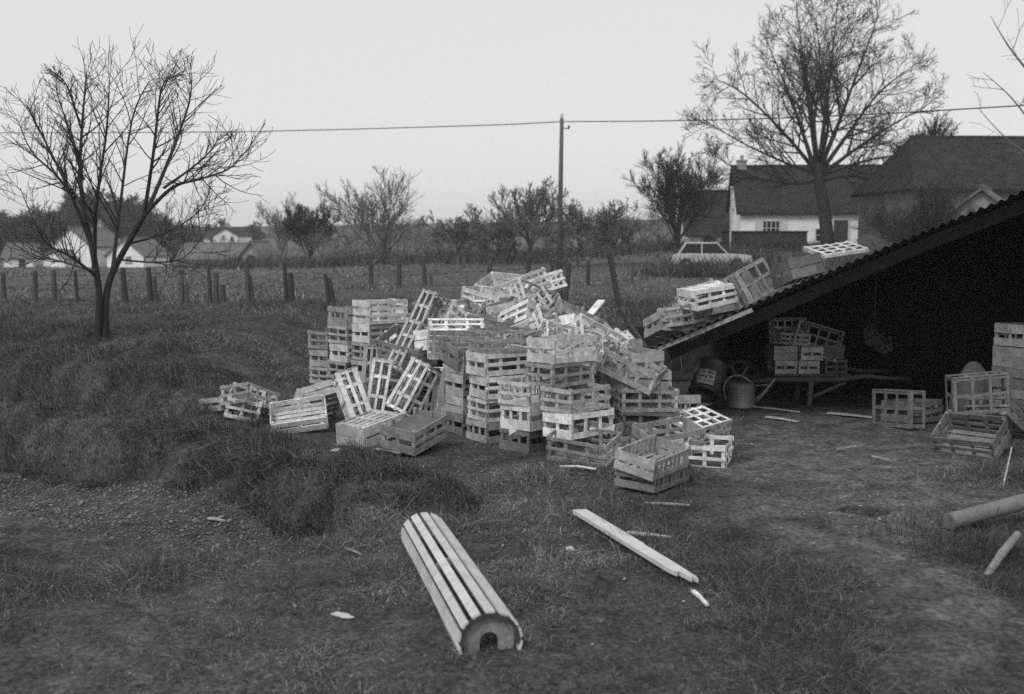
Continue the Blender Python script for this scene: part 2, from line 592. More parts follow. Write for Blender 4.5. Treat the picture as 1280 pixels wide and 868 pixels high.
def limbed_tree(name, label, cat, base_px, Y, trunks, limbs, P, bark, seed, group=None, twigs=9):
    """a tree whose main limbs were measured in the photograph: each limb is a list of (px, py, depth offset)"""
    rng = random.Random(seed)
    bx = at(base_px[0], base_px[1], Y)
    bz = tz(bx.x, bx.y)
    root = thing(name, label, cat, (bx.x, bx.y, bz), 0, group)
    off = Vector((bx.x, bx.y, bz))
    mt = MB()
    for pts, r0, r1 in trunks:
        W = smooth_path([at(x, y, Y + dy) - off for x, y, dy in pts])
        W[0].z = min(W[0].z, -0.05)
        mt.tube(W, taper(W, r0, r1), 9, cap=True)
        mt.tube([W[0] + Vector((0, 0, .0)), W[0] + Vector((0, 0, .22))], [r0 * 1.5, r0 * .95], 9, cap=False)
    mt.build('trunk', bark, root, smooth=True)
    mc = MB()
    for pts, r0, r1 in limbs:
        W = smooth_path([at(x, y, Y + dy) - off for x, y, dy in pts])
        rad = taper(W, r0, max(r1, P['rmin']))
        mc.tube(W, rad, 6, cap=False)
        L = sum((W[i + 1] - W[i]).length for i in range(len(W) - 1))
        spawn(mc, rng, W, rad, L * .62, 1, twigs, P, .22)
    mc.build('crown', bark, root)
    return root

def grown_tree(name, label, cat, loc, H, P, bark, seed, group=None, r=None, trunk=0.3, limbs=7, spread=40):
    rng = random.Random(seed)
    root = thing(name, label, cat, loc, 0, group)
    r = r or H * .022
    mt = MB()
    th = H * trunk
    pts = [Vector((0, 0, -.1)), Vector((rng.gauss(0, .02) * H, rng.gauss(0, .02) * H, th * .5)), Vector((rng.gauss(0, .03) * H, rng.gauss(0, .03) * H, th))]
    W = smooth_path(pts, 3)
    mt.tube(W, taper(W, r * 1.25, r * .85), 8)
    mt.build('trunk', bark, root, smooth=True)
    mc = MB()
    for k in range(limbs):
        a = 2 * math.pi * (k + rng.random() * .7) / limbs
        tilt = math.radians(spread * rng.uniform(.15, 1.15))
        d = Vector((math.cos(a) * math.sin(tilt), math.sin(a) * math.sin(tilt), math.cos(tilt)))
        p = W[-1] - Vector((0, 0, rng.random() * th * .35))
        branch(mc, rng, p, d, (H - th) * rng.uniform(.65, 1.0), r * .6, 0, P)
    mc.build('crown', bark, root)
    return root

PT = dict(seg=(7, 6, 5, 4, 3), wig=.13, up=.05, n=(8, 7, 6, 5), t0=.2, ang=(28, 62), len=(.42, .68), max=3, rmin=.006)
# --- young fruit tree on the ditch bank, left
Pl = dict(PT, n=(9, 8, 5, 3), max=3, rmin=.0028, wig=.16, up=.05, ang=(25, 58), len=(.36, .66))
limbed_tree('fruit_tree', 'bare young fruit tree with twin trunks on the grassy ditch bank', 'tree', (127, 424), 13.4,
    [([(121, 424, 0), (124, 372, 0), (117, 320, 0), (107, 275, .05)], .044, .034), ([(132, 424, .06), (132, 380, .06), (139, 345, .1), (160, 305, .1), (180, 270, 0)], .047, .032)],
    [([(107, 275, .05), (100, 215, .2), (104, 140, .3), (108, 92, .5)], 0.0360, .006),
     ([(118, 335, 0), (120, 260, -.3), (133, 165, -.5), (137, 98, -.7)], 0.0336, .005),
     ([(140, 345, .1), (150, 260, .5), (165, 150, .8), (186, 102, .9)], 0.0280, .005),
     ([(180, 270, 0), (192, 190, -.3), (200, 120, -.4), (208, 98, -.5)], 0.0280, .005),
     ([(185, 262, 0), (215, 190, .3), (236, 130, .5), (240, 95, .6)], 0.0288, .005),
     ([(178, 272, 0), (215, 235, -.4), (250, 224, -.8), (285, 212, -1.0), (304, 192, -1.1)], 0.0272, .004),
     ([(205, 235, -.3), (240, 210, 0), (262, 190, .2), (276, 168, .3)], 0.0192, .004),
     ([(112, 300, 0), (85, 235, -.2), (58, 180, -.3), (34, 132, -.4)], 0.0288, .005),
     ([(108, 280, 0), (75, 225, .5), (40, 190, .8), (22, 150, 1)], 0.0240, .005),
     ([(120, 345, 0), (90, 322, -.4), (55, 300, -.8), (25, 235, -1)], 0.0224, .004),
     ([(118, 340, 0), (80, 328, .5), (40, 318, .9), (10, 300, 1.1)], 0.0192, .004),
     ([(104, 225, .2), (85, 160, .5), (70, 112, .7)], 0.0208, .004),
     ([(101, 160, .2), (85, 110, 0), (70, 92, -.1)], 0.0144, .004),
     ([(160, 305, .1), (205, 292, .6), (245, 268, 1.0), (262, 240, 1.2)], 0.0176, .004),
     ([(150, 325, .1), (195, 328, -.5), (230, 322, -.8), (262, 285, -1)], 0.0144, .004)],
    Pl, M_BARK, 4, twigs=24)

# --- big walnut in front of the farmhouse
Pw = dict(PT, n=(11, 9, 7, 4), max=4, rmin=.0105, wig=.13, up=.045, ang=(25, 60), len=(.4, .62))
limbed_tree('walnut_tree', 'tall broad bare walnut tree in front of the white farmhouse', 'tree', (1033, 303), 58,
    [([(1035, 304, 0), (1030, 262, 0), (1024, 228, 0), (1022, 205, 0)], 0.36, .26)],
    [([(1020, 215, 0), (1000, 190, -.5), (972, 158, -1), (930, 118, -2), (893, 98, -2.5)], .15, .014),
     ([(1018, 212, 0), (1003, 165, 1), (982, 108, 1.5), (958, 50, 2)], .15, .014),
     ([(1021, 206, 0), (1012, 140, -1), (1005, 80, -1.5), (995, 5, -2)], .15, .014),
     ([(1024, 206, 0), (1032, 140, .5), (1040, 75, 1), (1048, -5, 1.5)], .15, .014),
     ([(1026, 208, 0), (1050, 150, -1), (1072, 90, -1.5), (1098, 20, -2)], .15, .014),
     ([(1028, 212, 0), (1062, 165, 1), (1100, 115, 1.5), (1152, 75, 2)], .15, .014),
     ([(1030, 216, 0), (1065, 190, -.5), (1110, 160, -1.5), (1165, 128, -2)], .13, .014),
     ([(1020, 226, 0), (985, 230, .5), (935, 218, 1), (888, 192, 1)], .10, .012),
     ([(1018, 216, 0), (985, 205, -1), (930, 180, -2), (880, 150, -2.5)], .10, .012),
     ([(1030, 226, 0), (1065, 220, .8), (1105, 232, 1.5), (1130, 250, 1.5)], .10, .012),
     ([(1028, 220, 0), (1070, 205, 1), (1115, 195, 2), (1150, 200, 2.5)], .10, .012),
     ([(1022, 200, 0), (1018, 150, 3), (1025, 90, 4), (1020, 20, 4.5)], .12, .012),
     ([(1024, 200, 0), (1035, 160, -3), (1030, 100, -4), (1065, 30, -4.5)], .12, .012)],
    Pw, M_BARK, 9, twigs=22)

# --- tree mostly outside the frame on the right: only its left twigs reach in
limbed_tree('ash_tree', 'bare tree at the right edge, only thin drooping twigs in view', 'tree', (1345, 330), 30,
    [([(1345, 332, 0), (1340, 250, 0), (1330, 160, 0)], .2, .12)],
    [([(1330, 170, 0), (1300, 110, 0), (1262, 60, 0), (1238, 20, 0)], .06, .006),
     ([(1332, 180, 0), (1300, 165, .4), (1262, 120, .4), (1228, 90, .4)], .05, .006),
     ([(1335, 200, 0), (1300, 200, -.4), (1260, 175, -.4), (1222, 135, -.4)], .05, .006),
     ([(1330, 160, 0), (1320, 80, 0), (1300, 0, 0)], .07, .01)],
    dict(PT, max=3, n=(4, 3, 2), rmin=.006, up=.02), M_BARK2, 5, twigs=4)

def put(px, py, Y):
    p = at(px, py, Y)
    return (p.x, p.y, tz(p.x, p.y))

def hpx(px_h, Y):
    return px_h * Y / FPX

# --- individual trees across the field
Pd = dict(PT, n=(8, 7, 5), max=3, rmin=.012, wig=.15, up=.08, ang=(20, 50), len=(.45, .7))
grown_tree('thicket_tree', 'dense dark upright bare tree beside the low barn roof', 'tree', put(848, 308, 64), hpx(104, 64), dict(Pd, n=(9, 7, 6), rmin=.011), M_BARK, 21, limbs=11, spread=38, trunk=.1)
grown_tree('alder_tree', 'fan-shaped bare tree standing alone behind the field fence', 'tree', put(463, 340, 48), hpx(122, 48), dict(Pd, rmin=.007, n=(8, 7, 5)), M_BARK2, 22, limbs=8, spread=50, trunk=.2)
grown_tree('poplar_tree', 'pale feathery distant tree left of the fan-shaped one', 'tree', put(352, 318, 95), hpx(78, 95), dict(Pd, n=(7, 6, 5), rmin=.012), M_BARK2, 23, limbs=7, spread=30, trunk=.3)
grown_tree('ivy_tree', 'dark square-topped tree close beside the pale feathery one', 'tree', put(384, 325, 75), hpx(66, 75), dict(Pd, n=(8, 7, 5), rmin=.014), M_BARK, 24, limbs=10, spread=34, trunk=.15)
grown_tree('apple_tree', 'gnarled bare apple tree just right of the utility pole', 'tree', put(724, 338, 56), hpx(80, 56), dict(Pd, wig=.3, up=.03, ang=(30, 70), rmin=.014), M_BARK2, 25, limbs=7, spread=62, trunk=.3)
grown_tree('apple_tree', 'leaning bare apple tree second right of the utility pole', 'tree', put(766, 340, 55), hpx(83, 55), dict(Pd, wig=.28, up=.03, ang=(30, 70), rmin=.014), M_BARK2, 26, limbs=6, spread=52, trunk=.35)
grown_tree('apple_tree', 'bare orchard tree with tall thin crown left of the utility pole', 'tree', put(661, 336, 62), hpx(91, 62), dict(Pd, wig=.2, rmin=.014), M_BARK2, 27, limbs=8, spread=44, trunk=.25)
grown_tree('apple_tree', 'low gnarled orchard tree midway between the fan-shaped tree and the pole', 'tree', put(573, 336, 62), hpx(68, 62), dict(Pd, wig=.3, up=.03, rmin=.014), M_BARK2, 28, limbs=7, spread=58, trunk=.3)
grown_tree('apple_tree', 'dark dumpy orchard tree in front of the field hedge', 'tree', put(622, 336, 60), hpx(59, 60), dict(Pd, wig=.3, up=.03, n=(8, 6, 5), rmin=.014), M_BARK2, 29, limbs=9, spread=60, trunk=.25)
grown_tree('hazel_bush', 'large grey hazel bush before the dark barn', 'bush', put(1150, 312, 42), hpx(112, 42), dict(Pd, n=(7, 6, 4), rmin=.0065, wig=.13), M_BARK, 30, limbs=24, spread=46, trunk=.05, r=.06)
grown_tree('elm_tree', 'bare tree top showing above the dark barn ridge', 'tree', put(1165, 300, 62), hpx(138, 62), dict(Pd, n=(8, 7, 6), rmin=.016), M_BARK, 31, limbs=9, spread=24, trunk=.2)

# --- hedgerow trees nobody could tell apart, copied from five grown ones
variants = []
HG = 'bare trees along the far edge of the field'
HL = 'bare grey twiggy tree in the hazy row along the far field edge'
for k in range(5):
    t = grown_tree('hedgerow_tree', HL, 'tree', (0, 0, 0), 3.6, dict(Pd, n=(5, 4, 4), rmin=.009, wig=.24, up=.04), M_BARK2, 40 + k, group=HG, limbs=6, spread=56, trunk=.22)
    variants.append(t)
spots = [(505, 330, 68, 62), (532, 330, 74, 58), (552, 330, 80, 60), (590, 330, 82, 66), (608, 330, 78, 70), (640, 330, 76, 82), (682, 330, 80, 70), (702, 330, 86, 62), (742, 330, 84, 74), (785, 330, 78, 80), (803, 328, 76, 62), (822, 328, 80, 70),
         (402, 332, 72, 66), (428, 334, 66, 58), (440, 334, 74, 72), (488, 332, 60, 66), (520, 330, 90, 70), (880, 318, 84, 66), (270, 330, 140, 62), (360, 330, 100, 55)]
rr = random.Random(3)
for i, (px, py, Y, hh) in enumerate(spots):
    o = variants[i] if i < 5 else copy_tree(variants[i % 5])
    s = hpx(hh, Y) * .86 / 4.0
    o.location = put(px, py, Y)
    o.scale = (s * rr.uniform(.9, 1.3), s * rr.uniform(.9, 1.3), s)
    o.rotation_euler = (0, 0, rr.uniform(0, 6.28))

# --- dark trees on the slope behind the village, left
DG = 'dark trees on the slope behind the village'
DL = 'dark dense tree in the wood on the slope behind the village'
dv = []
Pk = dict(PT, n=(10, 9, 7), max=3, rmin=.045, wig=.2, up=.05, ang=(25, 70), len=(.45, .7))
for k in range(3):
    dv.append(grown_tree('wood_tree', DL, 'tree', (0, 0, 0), 8.0, Pk, M_BARK, 60 + k, group=DG, limbs=12, spread=60, trunk=.12))
for i, (px, py, Y, hh) in enumerate([(130, 300, 165, 72), (112, 298, 170, 66), (150, 300, 168, 66), (40, 300, 170, 48), (62, 302, 160, 50), (85, 300, 168, 54), (175, 302, 168, 46), (198, 303, 165, 38), (215, 304, 172, 36), (20, 300, 165, 50), (236, 304, 190, 30), (3, 300, 165, 46), (265, 300, 200, 34), (310, 300, 210, 28)]):
    o = dv[i] if i < 3 else copy_tree(dv[i % 3])
    s = hpx(hh, Y) / 7.4
    o.location = put(px, py, Y)
    o.scale = (s * 1.1, s * 1.1, s)
    o.rotation_euler = (0, 0, rr.uniform(0, 6.28))

# --- hedge, scrub and brambles: masses nobody could count
M_SCRUB = mat('scrub_stems', 0.06, .9, .3, 2, attr='tone')
def scrub(name, pts, seed, thin=1.0, kind='stuff'):
    """pts: (x, y, height, n stems, spread)"""
    rng = np.random.default_rng(seed)
    P, Fq, T, o = [], [], [], 0
    for x, y, hh, n, sp in pts:
        bx = x + rng.normal(0, sp, n)
        by = y + rng.normal(0, sp * .6, n)
        bz = terrain(bx, by)
        L = hh * rng.uniform(.35, 1.1, n)
        d = np.stack([rng.normal(0, .38, n), rng.normal(0, .38, n), np.ones(n)], -1)
        d /= np.linalg.norm(d, axis=1)[:, None]
        bend = rng.normal(0, .35, (n, 2))
        w = thin * (.0007 * y) * rng.uniform(.5, 1.2, n)
        az = rng.uniform(0, 3.14, n)
        wd = np.stack([np.cos(az), np.sin(az), 0 * az], -1) * w[:, None]
        b = np.stack([bx, by, bz - .03], -1)
        prev = None
        rows = []
        for t in (0, .35, .7, 1.0):
            c = b + d * (L * t)[:, None]
            c[:, :2] += bend * (L * t * t)[:, None] * .8
            c[:, 2] -= (np.abs(bend).sum(1) * L * t ** 3) * .35
            f = 1 - .8 * t
            rows.append(c - wd * f)
            rows.append(c + wd * f)
        A = np.stack(rows, 1).reshape(-1, 3)
        base = o + np.arange(n)[:, None] * 8
        for q in range(3):
            Fq.append(base + np.array([[2 * q, 2 * q + 1, 2 * q + 3, 2 * q + 2]]))
        P.append(A)
        T.append(np.repeat(rng.uniform(.4, 1.8, n), 8))
        o += len(A)
    me = fast_mesh(name, np.concatenate(P), np.concatenate(Fq), [M_SCRUB], {'tone': np.concatenate(T)})
    return tag(link(name, me), kind=kind)

rs = random.Random(8)
hp = []
for i in range(150):
    px = rs.uniform(235, 850)
    Y = rs.uniform(62, 82)
    p = put(px, 332, Y)
    hp.append((p[0], p[1], rs.uniform(.5, 1.5), 55, .9))
scrub('hedge_undergrowth', hp, 5, .7)
bp = []
for i in range(70):
    px = rs.uniform(780, 960)
    Y = rs.uniform(13.5, 24)
    p = put(px, 350, Y)
    bp.append((p[0], p[1], rs.uniform(.5, 1.05), 60, .35))
for i in range(26):
    px = rs.uniform(705, 800)
    Y = rs.uniform(12.3, 14.5)
    p = put(px, 350, Y)
    bp.append((p[0], p[1], rs.uniform(.3, .7), 45, .25))
scrub('bramble_undergrowth', bp, 6, .55)
fp = []
for i in range(34):
    p = put(rs.uniform(826, 945), 310, rs.uniform(44, 49.3))
    fp.append((p[0], p[1], rs.uniform(.7, 1.15), 75, .6))
for i in range(60):
    px = rs.uniform(860, 1130)
    Y = rs.uniform(46, 66)
    p = put(px, 310, Y)
    fp.append((p[0], p[1], rs.uniform(.5, 1.2), 60, .8))
scrub('farmyard_undergrowth', fp, 7, .9)
tp = []
for i in range(16):
    p = ground_hit(rs.uniform(1120, 1260), rs.uniform(655, 700))
    tp.append((p.x, p.y, .2, 40, .14))
for q in range(12):
    p = ground_hit(rs.uniform(560, 840), rs.uniform(660, 780))
    tp.append((p.x, p.y, .16, 18, .16))
scrub('dead_weeds', tp, 9, .7)
# ------------------------------------------------------------------ buildings
M_WALL = mat('whitewashed_render', 0.8, .9, .14, 1.2, fine=.08, bump=.2)
M_STONE = mat('grey_rubble_stone', 0.26, .9, .35, 3, fine=.3, bump=.4)
M_GREYW = mat('grey_render', 0.13, .9, .2, 1.5, fine=.1)
M_TILE = mat('old_roof_tiles', 0.03, .95, .4, 1.6, (1, 1, 1), bump=.6, fine=.5, spec=.1)
M_TILE2 = mat('paler_roof_tiles', 0.12, .9, .3, 1.2, fine=.3)
M_GLASS_SHADE = mat('dark_glass_and_doorway_shade', 0.02, .15, .1, 2, spec=.5)
M_FRAME = mat('white_painted_joinery', 0.55, .6, .1, 5)
M_DARKWOOD = mat('dark_old_boards', 0.045, .9, .35, 5, (1, 1, .2), bump=.3)

def roof_slab(mb, L, W, ez, rz, over=.3, th=.14, hip0=0.0, hip1=0.0):
    """gable roof along x, ridge at y=0; hip: metres the ridge stops short of each end"""
    s = (rz - ez) / (W / 2)
    y1 = W / 2 + over
    z1 = ez - over * s
    for sg in (-1, 1):
        A = [(-L / 2 - over, sg * y1, z1), (L / 2 + over, sg * y1, z1), (L / 2 + over - hip1, 0, rz), (-L / 2 - over + hip0, 0, rz)]
        B = [(x, y, z + th) for x, y, z in A]
        v = A + B
        mb.add(v, [(0, 1, 2, 3), (7, 6, 5, 4), (0, 4, 5, 1), (1, 5, 6, 2), (3, 7, 4, 0)])

def window(root, M, w, h, depth, wall_mat=None, bars=(2, 3), shutters=False):
    """M places the window: local x across, y outward (-y), z up; frame > pane"""
    f = MB()
    t = .07
    for x0, x1, z0, z1 in ((-w / 2, -w / 2 + t, 0, h), (w / 2 - t, w / 2, 0, h), (-w / 2 + t, w / 2 - t, 0, t), (-w / 2 + t, w / 2 - t, h - t, h)):
        f.box(((x0 + x1) / 2, -.035, (z0 + z1) / 2), (x1 - x0, .07, z1 - z0))
    for k in range(1, bars[0]):
        f.box((-w / 2 + w * k / bars[0], -.03, h / 2), (.045, .05, h - 2 * t))
    for k in range(1, bars[1]):
        f.box((0, -.028, h * k / bars[1]), (w - 2 * t, .03, .03))
    fo = f.build('window', M_FRAME, root)
    fo.matrix_local = M
    p = MB()
    p.box((0, -.012, h / 2), (w - 2 * t, .012, h - 2 * t))
    p.build('pane', M_GLASS_SHADE, fo)
    s = MB()
    s.box((0, -.07, -.04), (w + .2, .14, .07))
    s.build('sill', M_STONE, fo)
    if shutters:
        for sg in (-1, 1):
            q = MB()
            q.box((sg * (w / 2 + .24), -.03, h / 2), (.42, .04, h))
            q.build('shutter', M_FRAME, fo)

def gable_house(name, label, cat, loc, rz, L, W, ez, rzh, wall, roofm, wins=(), doors=(), chimneys=(), gable_wins=(), hip=(0, 0), group=None, over=.3):
    root = thing(name, label, cat, loc, math.radians(rz), group)
    w = MB()
    M = Matrix.Rotation(math.pi / 2, 4, 'Z')
    hx = max(hip) > 0
    if hx:
        w.box((0, 0, ez / 2 - .6), (L, W, ez + 1.2))
    else:
        w.prism([(-W / 2, -1.2), (W / 2, -1.2), (W / 2, ez), (0, rzh), (-W / 2, ez)], -L / 2, L / 2, M)
    w.build('wall', wall, root)
    r = MB()
    roof_slab(r, L, W, ez + .02, rzh + .03, over=over, hip0=hip[0], hip1=hip[1])
    if hx:
        y1, z1 = W / 2 + over, ez + .02 - over * (rzh - ez) / (W / 2)
        for sg, hh in ((-1, hip[0]), (1, hip[1])):
            x = sg * (L / 2 + over)
            r.add([(x, -y1, z1 + .1), (x, y1, z1 + .1), (x - sg * hh, 0, rzh + .16)], [(0, 1, 2)])
    ro = r.build('roof', roofm, root)
    rt = MB()
    rt.tube([(-L / 2 - over + hip[0], 0, rzh + .16), (L / 2 + over - hip[1], 0, rzh + .16)], .11, 6)
    rt.build('ridge_tiles', roofm, ro)
    for cx, cy, hh, cw in chimneys:
        c = MB()
        c.box((cx, cy, rzh + hh / 2 - .7), (cw, cw * .8, hh + 1.4))
        c.box((cx, cy, rzh + hh + .04), (cw + .12, cw * .8 + .12, .1))
        c.tube([(cx, cy, rzh + hh + .08), (cx, cy, rzh + hh + .4)], .12, 8)
        c.build('chimney', M_STONE, ro)
    for x, z, ww, hh, bars, sh in wins:
        window(root, Matrix.Translation((x, -W / 2 - .002, z)), ww, hh, .1, bars=bars, shutters=sh)
    for y, z, ww, hh, sg in gable_wins:
        window(root, Matrix.Translation((sg * (L / 2 + .002), y, z)) @ Matrix.Rotation(sg * math.pi / 2, 4, 'Z'), ww, hh, .1)
    for x, ww, hh in doors:
        d = MB()
        d.box((x, -W / 2 - .03, hh / 2), (ww, .06, hh))
        do = d.build('door', M_DARKWOOD, root)
        f = MB()
        f.box((x - ww / 2 - .06, -W / 2 - .04, hh / 2), (.12, .08, hh))
        f.box((x + ww / 2 + .06, -W / 2 - .04, hh / 2), (.12, .08, hh))
        f.box((x, -W / 2 - .04, hh + .06), (ww + .24, .08, .12))
        f.build('door_frame', M_FRAME, do)
    return root

def gz(px, Y, z):
    p = at(px, 300, Y)
    return (p.x, p.y, z)

# farmhouse: long low white house, dark tiled roof
c = at(1016, 290, 73)
gable_house('farmhouse', 'long low white farmhouse with dark tiled roof behind the walnut tree', 'house', (c.x, c.y + 2.2, 1.15), -4, 9.2, 6.0, 2.35, 5.2, M_WALL, M_TILE,
            wins=[(-2.65, .75, 1.15, 1.0, (4, 2), True), (.55, .35, .85, .9, (2, 2), False), (3.5, .55, 1.3, .95, (4, 2), False)], doors=[(1.75, .9, 1.75)],
            chimneys=[(-4.2, 0, .5, .6)], gable_wins=[(0.6, 2.6, .6, .7, -1)])
# lower outbuilding with dark roof
c = at(903, 290, 78)
gable_house('outbuilding', 'low white outbuilding with big dark roof left of the farmhouse', 'house', (c.x, c.y + 2, .95), -3, 4.6, 5.5, 1.15, 3.95, M_WALL, M_TILE, doors=[(-.9, .8, 1.0)], wins=[(.9, .35, .6, .5, (2, 2), False)], chimneys=[(1.9, 0, .5, .5)])
# large dark barn on the right
c = at(1249, 270, 52)
gable_house('barn', 'large barn with long dark roof at the right edge', 'barn', (c.x, c.y + 3.2, .7), 4, 8.6, 7.0, 3.35, 5.75, M_GREYW, M_TILE, hip=(1.4, 0), doors=[(1.2, 1.6, 2.2)], wins=[(-1.6, 1.2, .8, .8, (2, 2), False)])
c = at(1244, 270, 47)
gable_house('lean_shed', 'small lean-roofed shed with pale gable in front of the barn', 'shed', (c.x, c.y + 1.0, .7), 62, 3.0, 2.8, 1.9, 3.0, M_STONE, M_TILE2, doors=[(0, .9, 1.7)])

# village on the left, beyond the field
def village(px, py_base, Y, *a, **k):
    p = at(px, py_base, Y)
    return (p.x, p.y, p.z)
gable_house('cottage', 'white gabled cottage seen through the fruit tree\'s forked trunk', 'house', village(112, 333, 130), 78, 7, 5.0, 2.4, 4.3, M_WALL, M_TILE2, gable_wins=[(0, 1, .8, 1.0, -1)], chimneys=[(2.5, 0, .7, .6)])
gable_house('cottage_wing', 'low white lean-to cottage left of the gabled one', 'house', village(80, 333, 126), 80, 4, 2.7, .9, 1.7, M_WALL, M_TILE2, doors=[(0, .7, .9)])
gable_house('cottage', 'pale wide-gabled cottage right of the fruit tree trunk', 'house', village(174, 335, 128), 84, 7, 4.2, 1.5, 3.2, M_WALL, M_TILE2, gable_wins=[(-.4, .7, .7, .7, -1)])
gable_house('cottage', 'small white gabled cottage high on the distant slope', 'house', village(291, 303, 185), 82, 6, 4.2, 1.1, 2.2, M_WALL, M_TILE, gable_wins=[(.3, .55, .6, .6, -1), (-1.1, .1, .6, .9, -1)], chimneys=[(-1.5, 0, .5, .5)])
gable_house('cottage_wing', 'low white wing beside the distant cottage', 'house', village(268, 303, 186), 0, 2.6, 3, .9, 1.7, M_WALL, M_TILE, doors=[(0, .6, .8)])
gable_house('barn', 'long stone barn with mottled wall beyond the fence posts', 'barn', village(274, 347, 118), 2, 7.0, 5, 2.0, 3.4, M_STONE, M_TILE2, doors=[(2.0, .9, 1.6)], wins=[(-1.5, .8, .7, .6, (2, 2), False)])
ab = gable_house('barn', 'stone barn gable with a dark arched doorway', 'barn', village(325, 341, 112), 84, 5, 2.3, 1.7, 2.95, M_STONE, M_TILE2)
m = MB()
arch = [(-.55, 0), (.55, 0), (.55, 1.3)] + [(.55 * math.cos(a), 1.3 + .5 * math.sin(a)) for a in [math.pi * k / 8 for k in range(1, 8)]] + [(-.55, 1.3)]
m.prism(arch, -.05, .05)  # solid dark plate, painted shade in place of an open doorway
d = m.build('arched_doorway', M_GLASS_SHADE, ab)
d.matrix_local = Matrix.Translation((-2.5 - .03, 0, 0)) @ Matrix.Rotation(-math.pi / 2, 4, 'Z')
gable_house('lean_shed', 'little lean-to with pale sloping edge right of the arched barn', 'shed', village(343, 340, 112), 86, 3, 1.6, .8, 1.5, M_STONE, M_TILE2, doors=[(0, .6, .7)])
gable_house('cottage', 'white house far up the slope at the left edge', 'house', village(48, 297, 175), 4, 5.0, 4, 1.4, 2.6, M_WALL, M_TILE, wins=[(-1, .4, .6, .7, (2, 2), False), (1, .4, .6, .7, (2, 2), False)], chimneys=[(1.8, 0, .5, .5)])
gable_house('cottage', 'pale farm building low down at the left edge', 'house', village(30, 336, 125), 8, 3.0, 4, 1.3, 2.6, M_WALL, M_TILE2, doors=[(.4, .7, 1.1)])

# garden wall and posts in front of the farmhouse
r = thing('garden_wall', 'low dark hedge-topped wall under the farmhouse windows', 'wall', (at(955, 300, 67).x, 67, tz(at(955, 300, 67).x, 67)), math.radians(-3))
m = MB(); m.box((0, 0, .25), (5.0, .35, 1.0)); m.build('wall_body', M_DARKWOOD, r)
m = MB(); m.box((0, 0, .79), (5.1, .45, .08)); m.build('coping', M_TILE, r)
p0 = put(913, 300, 62)
r = thing('slender_mast', 'slender pale mast left of the farmhouse', 'pole', p0)
m = MB(); m.tube([(0, 0, 0), (0, 0, hpx(76, 62))], [.055, .035], 8); m.build('shaft', M_FRAME, r)
m = MB(); m.box((0, 0, hpx(76, 62) + .06), (.12, .12, .12)); m.build('cap', M_FRAME, r)

# ------------------------------------------------------------------ utility pole and wire
M_POLE = mat('weathered_pole', 0.09, .9, .3, 4, (1, 1, .1))
M_IRON = mat('dark_iron', 0.03, .6, .3, 10, metallic=.3)
PY = 50.0
pb = put(699, 340, PY)
ptop = at(701.5, 148, PY)
r = thing('utility_pole', 'tall thin wooden utility pole carrying the wire', 'pole', pb)
H = ptop.z - pb[2]
m = MB(); m.tube([(0, 0, -.2), (.04, 0, H * .5), (.09, 0, H)], [.14, .11, .085], 10); m.build('shaft', M_POLE, r, smooth=True)
m = MB(); m.tube([(.09, 0, H - .05), (.09, 0, H + .12)], [.03, .03], 8); m.lathe([(0, .22), (.05, .2), (.06, .12), (.045, .1), (.06, .05), (.03, 0)], 10, Matrix.Translation((.09, 0, H))); m.build('insulator', M_FRAME, r, smooth=True)
m = MB(); m.beam((.09, 0, H - .42), (.42, 0, H - .46), .04, .04); m.lathe([(0, .14), (.04, .12), (.045, .04), (.03, 0)], 10, Matrix.Translation((.40, 0, H - .44))); m.build('bracket', M_IRON, r)
m = MB()
wa = [at(-120, 166.5, 60), at(25, 166.3, 58), at(160, 166, 56.5), at(300, 165, 55), at(430, 162, 53.5), at(560, 158.3, 52), at(640, 155.7, 51), at(701.5, 152.3, 50)]
wb = [at(701.5, 152.3, 50), at(800, 151.8, 47), at(900, 150, 44), at(1000, 147, 41), at(1120, 141.5, 38.5), at(1256, 133.5, 36), at(1420, 122, 33)]
m.tube(wa + wb[1:], .021, 6)
tag(m.build('overhead_wire', M_IRON), 'thin overhead wire strung across the sky through the pole top', 'wire')

# ------------------------------------------------------------------ field fence
M_POST = mat('weathered_fence_post', 0.06, .9, .35, 7, (1, 1, .15), bump=.4, objvar=.35)
def fence(label, posts, Yf, wires, name='wire_fence', rad=.05):
    pts = []
    first = None
    for i, (px, top, bot, lean) in enumerate(posts):
        Y = Yf(px)
        b = at(px, bot, Y)
        b.z = tz(b.x, b.y)
        h = (bot - top) * Y / FPX
        pts.append((b, h, lean * Y / FPX))
    root = thing(name, label, 'fence', pts[0][0])
    o = Vector(pts[0][0])
    rr_ = random.Random(5)
    for b, h, lean in pts:
        m = MB()
        q = b - o
        r0 = rad * rr_.uniform(.75, 1.25)
        m.tube([q + Vector((0, 0, -.1)), q + Vector((lean * .5 + rr_.uniform(-.01, .01), 0, h * .5)), q + Vector((lean, 0, h - .02)), q + Vector((lean, 0, h))], [r0, r0 * .95, r0 * .85, r0 * .5], 7)
        m.build('post', M_POST, root)
    main = [(b - o, h, l) for b, h, l in pts if h > .72]
    main.sort(key=lambda t: t[0].x)
    for fr in wires:
        m = MB()
        line = []
        for k in range(len(main)):
            b, h, l = main[k]
            line.append(b + Vector((l * fr, -.05, h * fr)))
            if k + 1 < len(main):
                b2, h2, l2 = main[k + 1]
                line.append((b + Vector((l * fr, -.05, h * fr)) + b2 + Vector((l2 * fr, -.05, h2 * fr))) / 2 - Vector((0, 0, .02)))
        m.tube(line, .004, 4)
        m.build('wire', M_IRON, root)
    return root

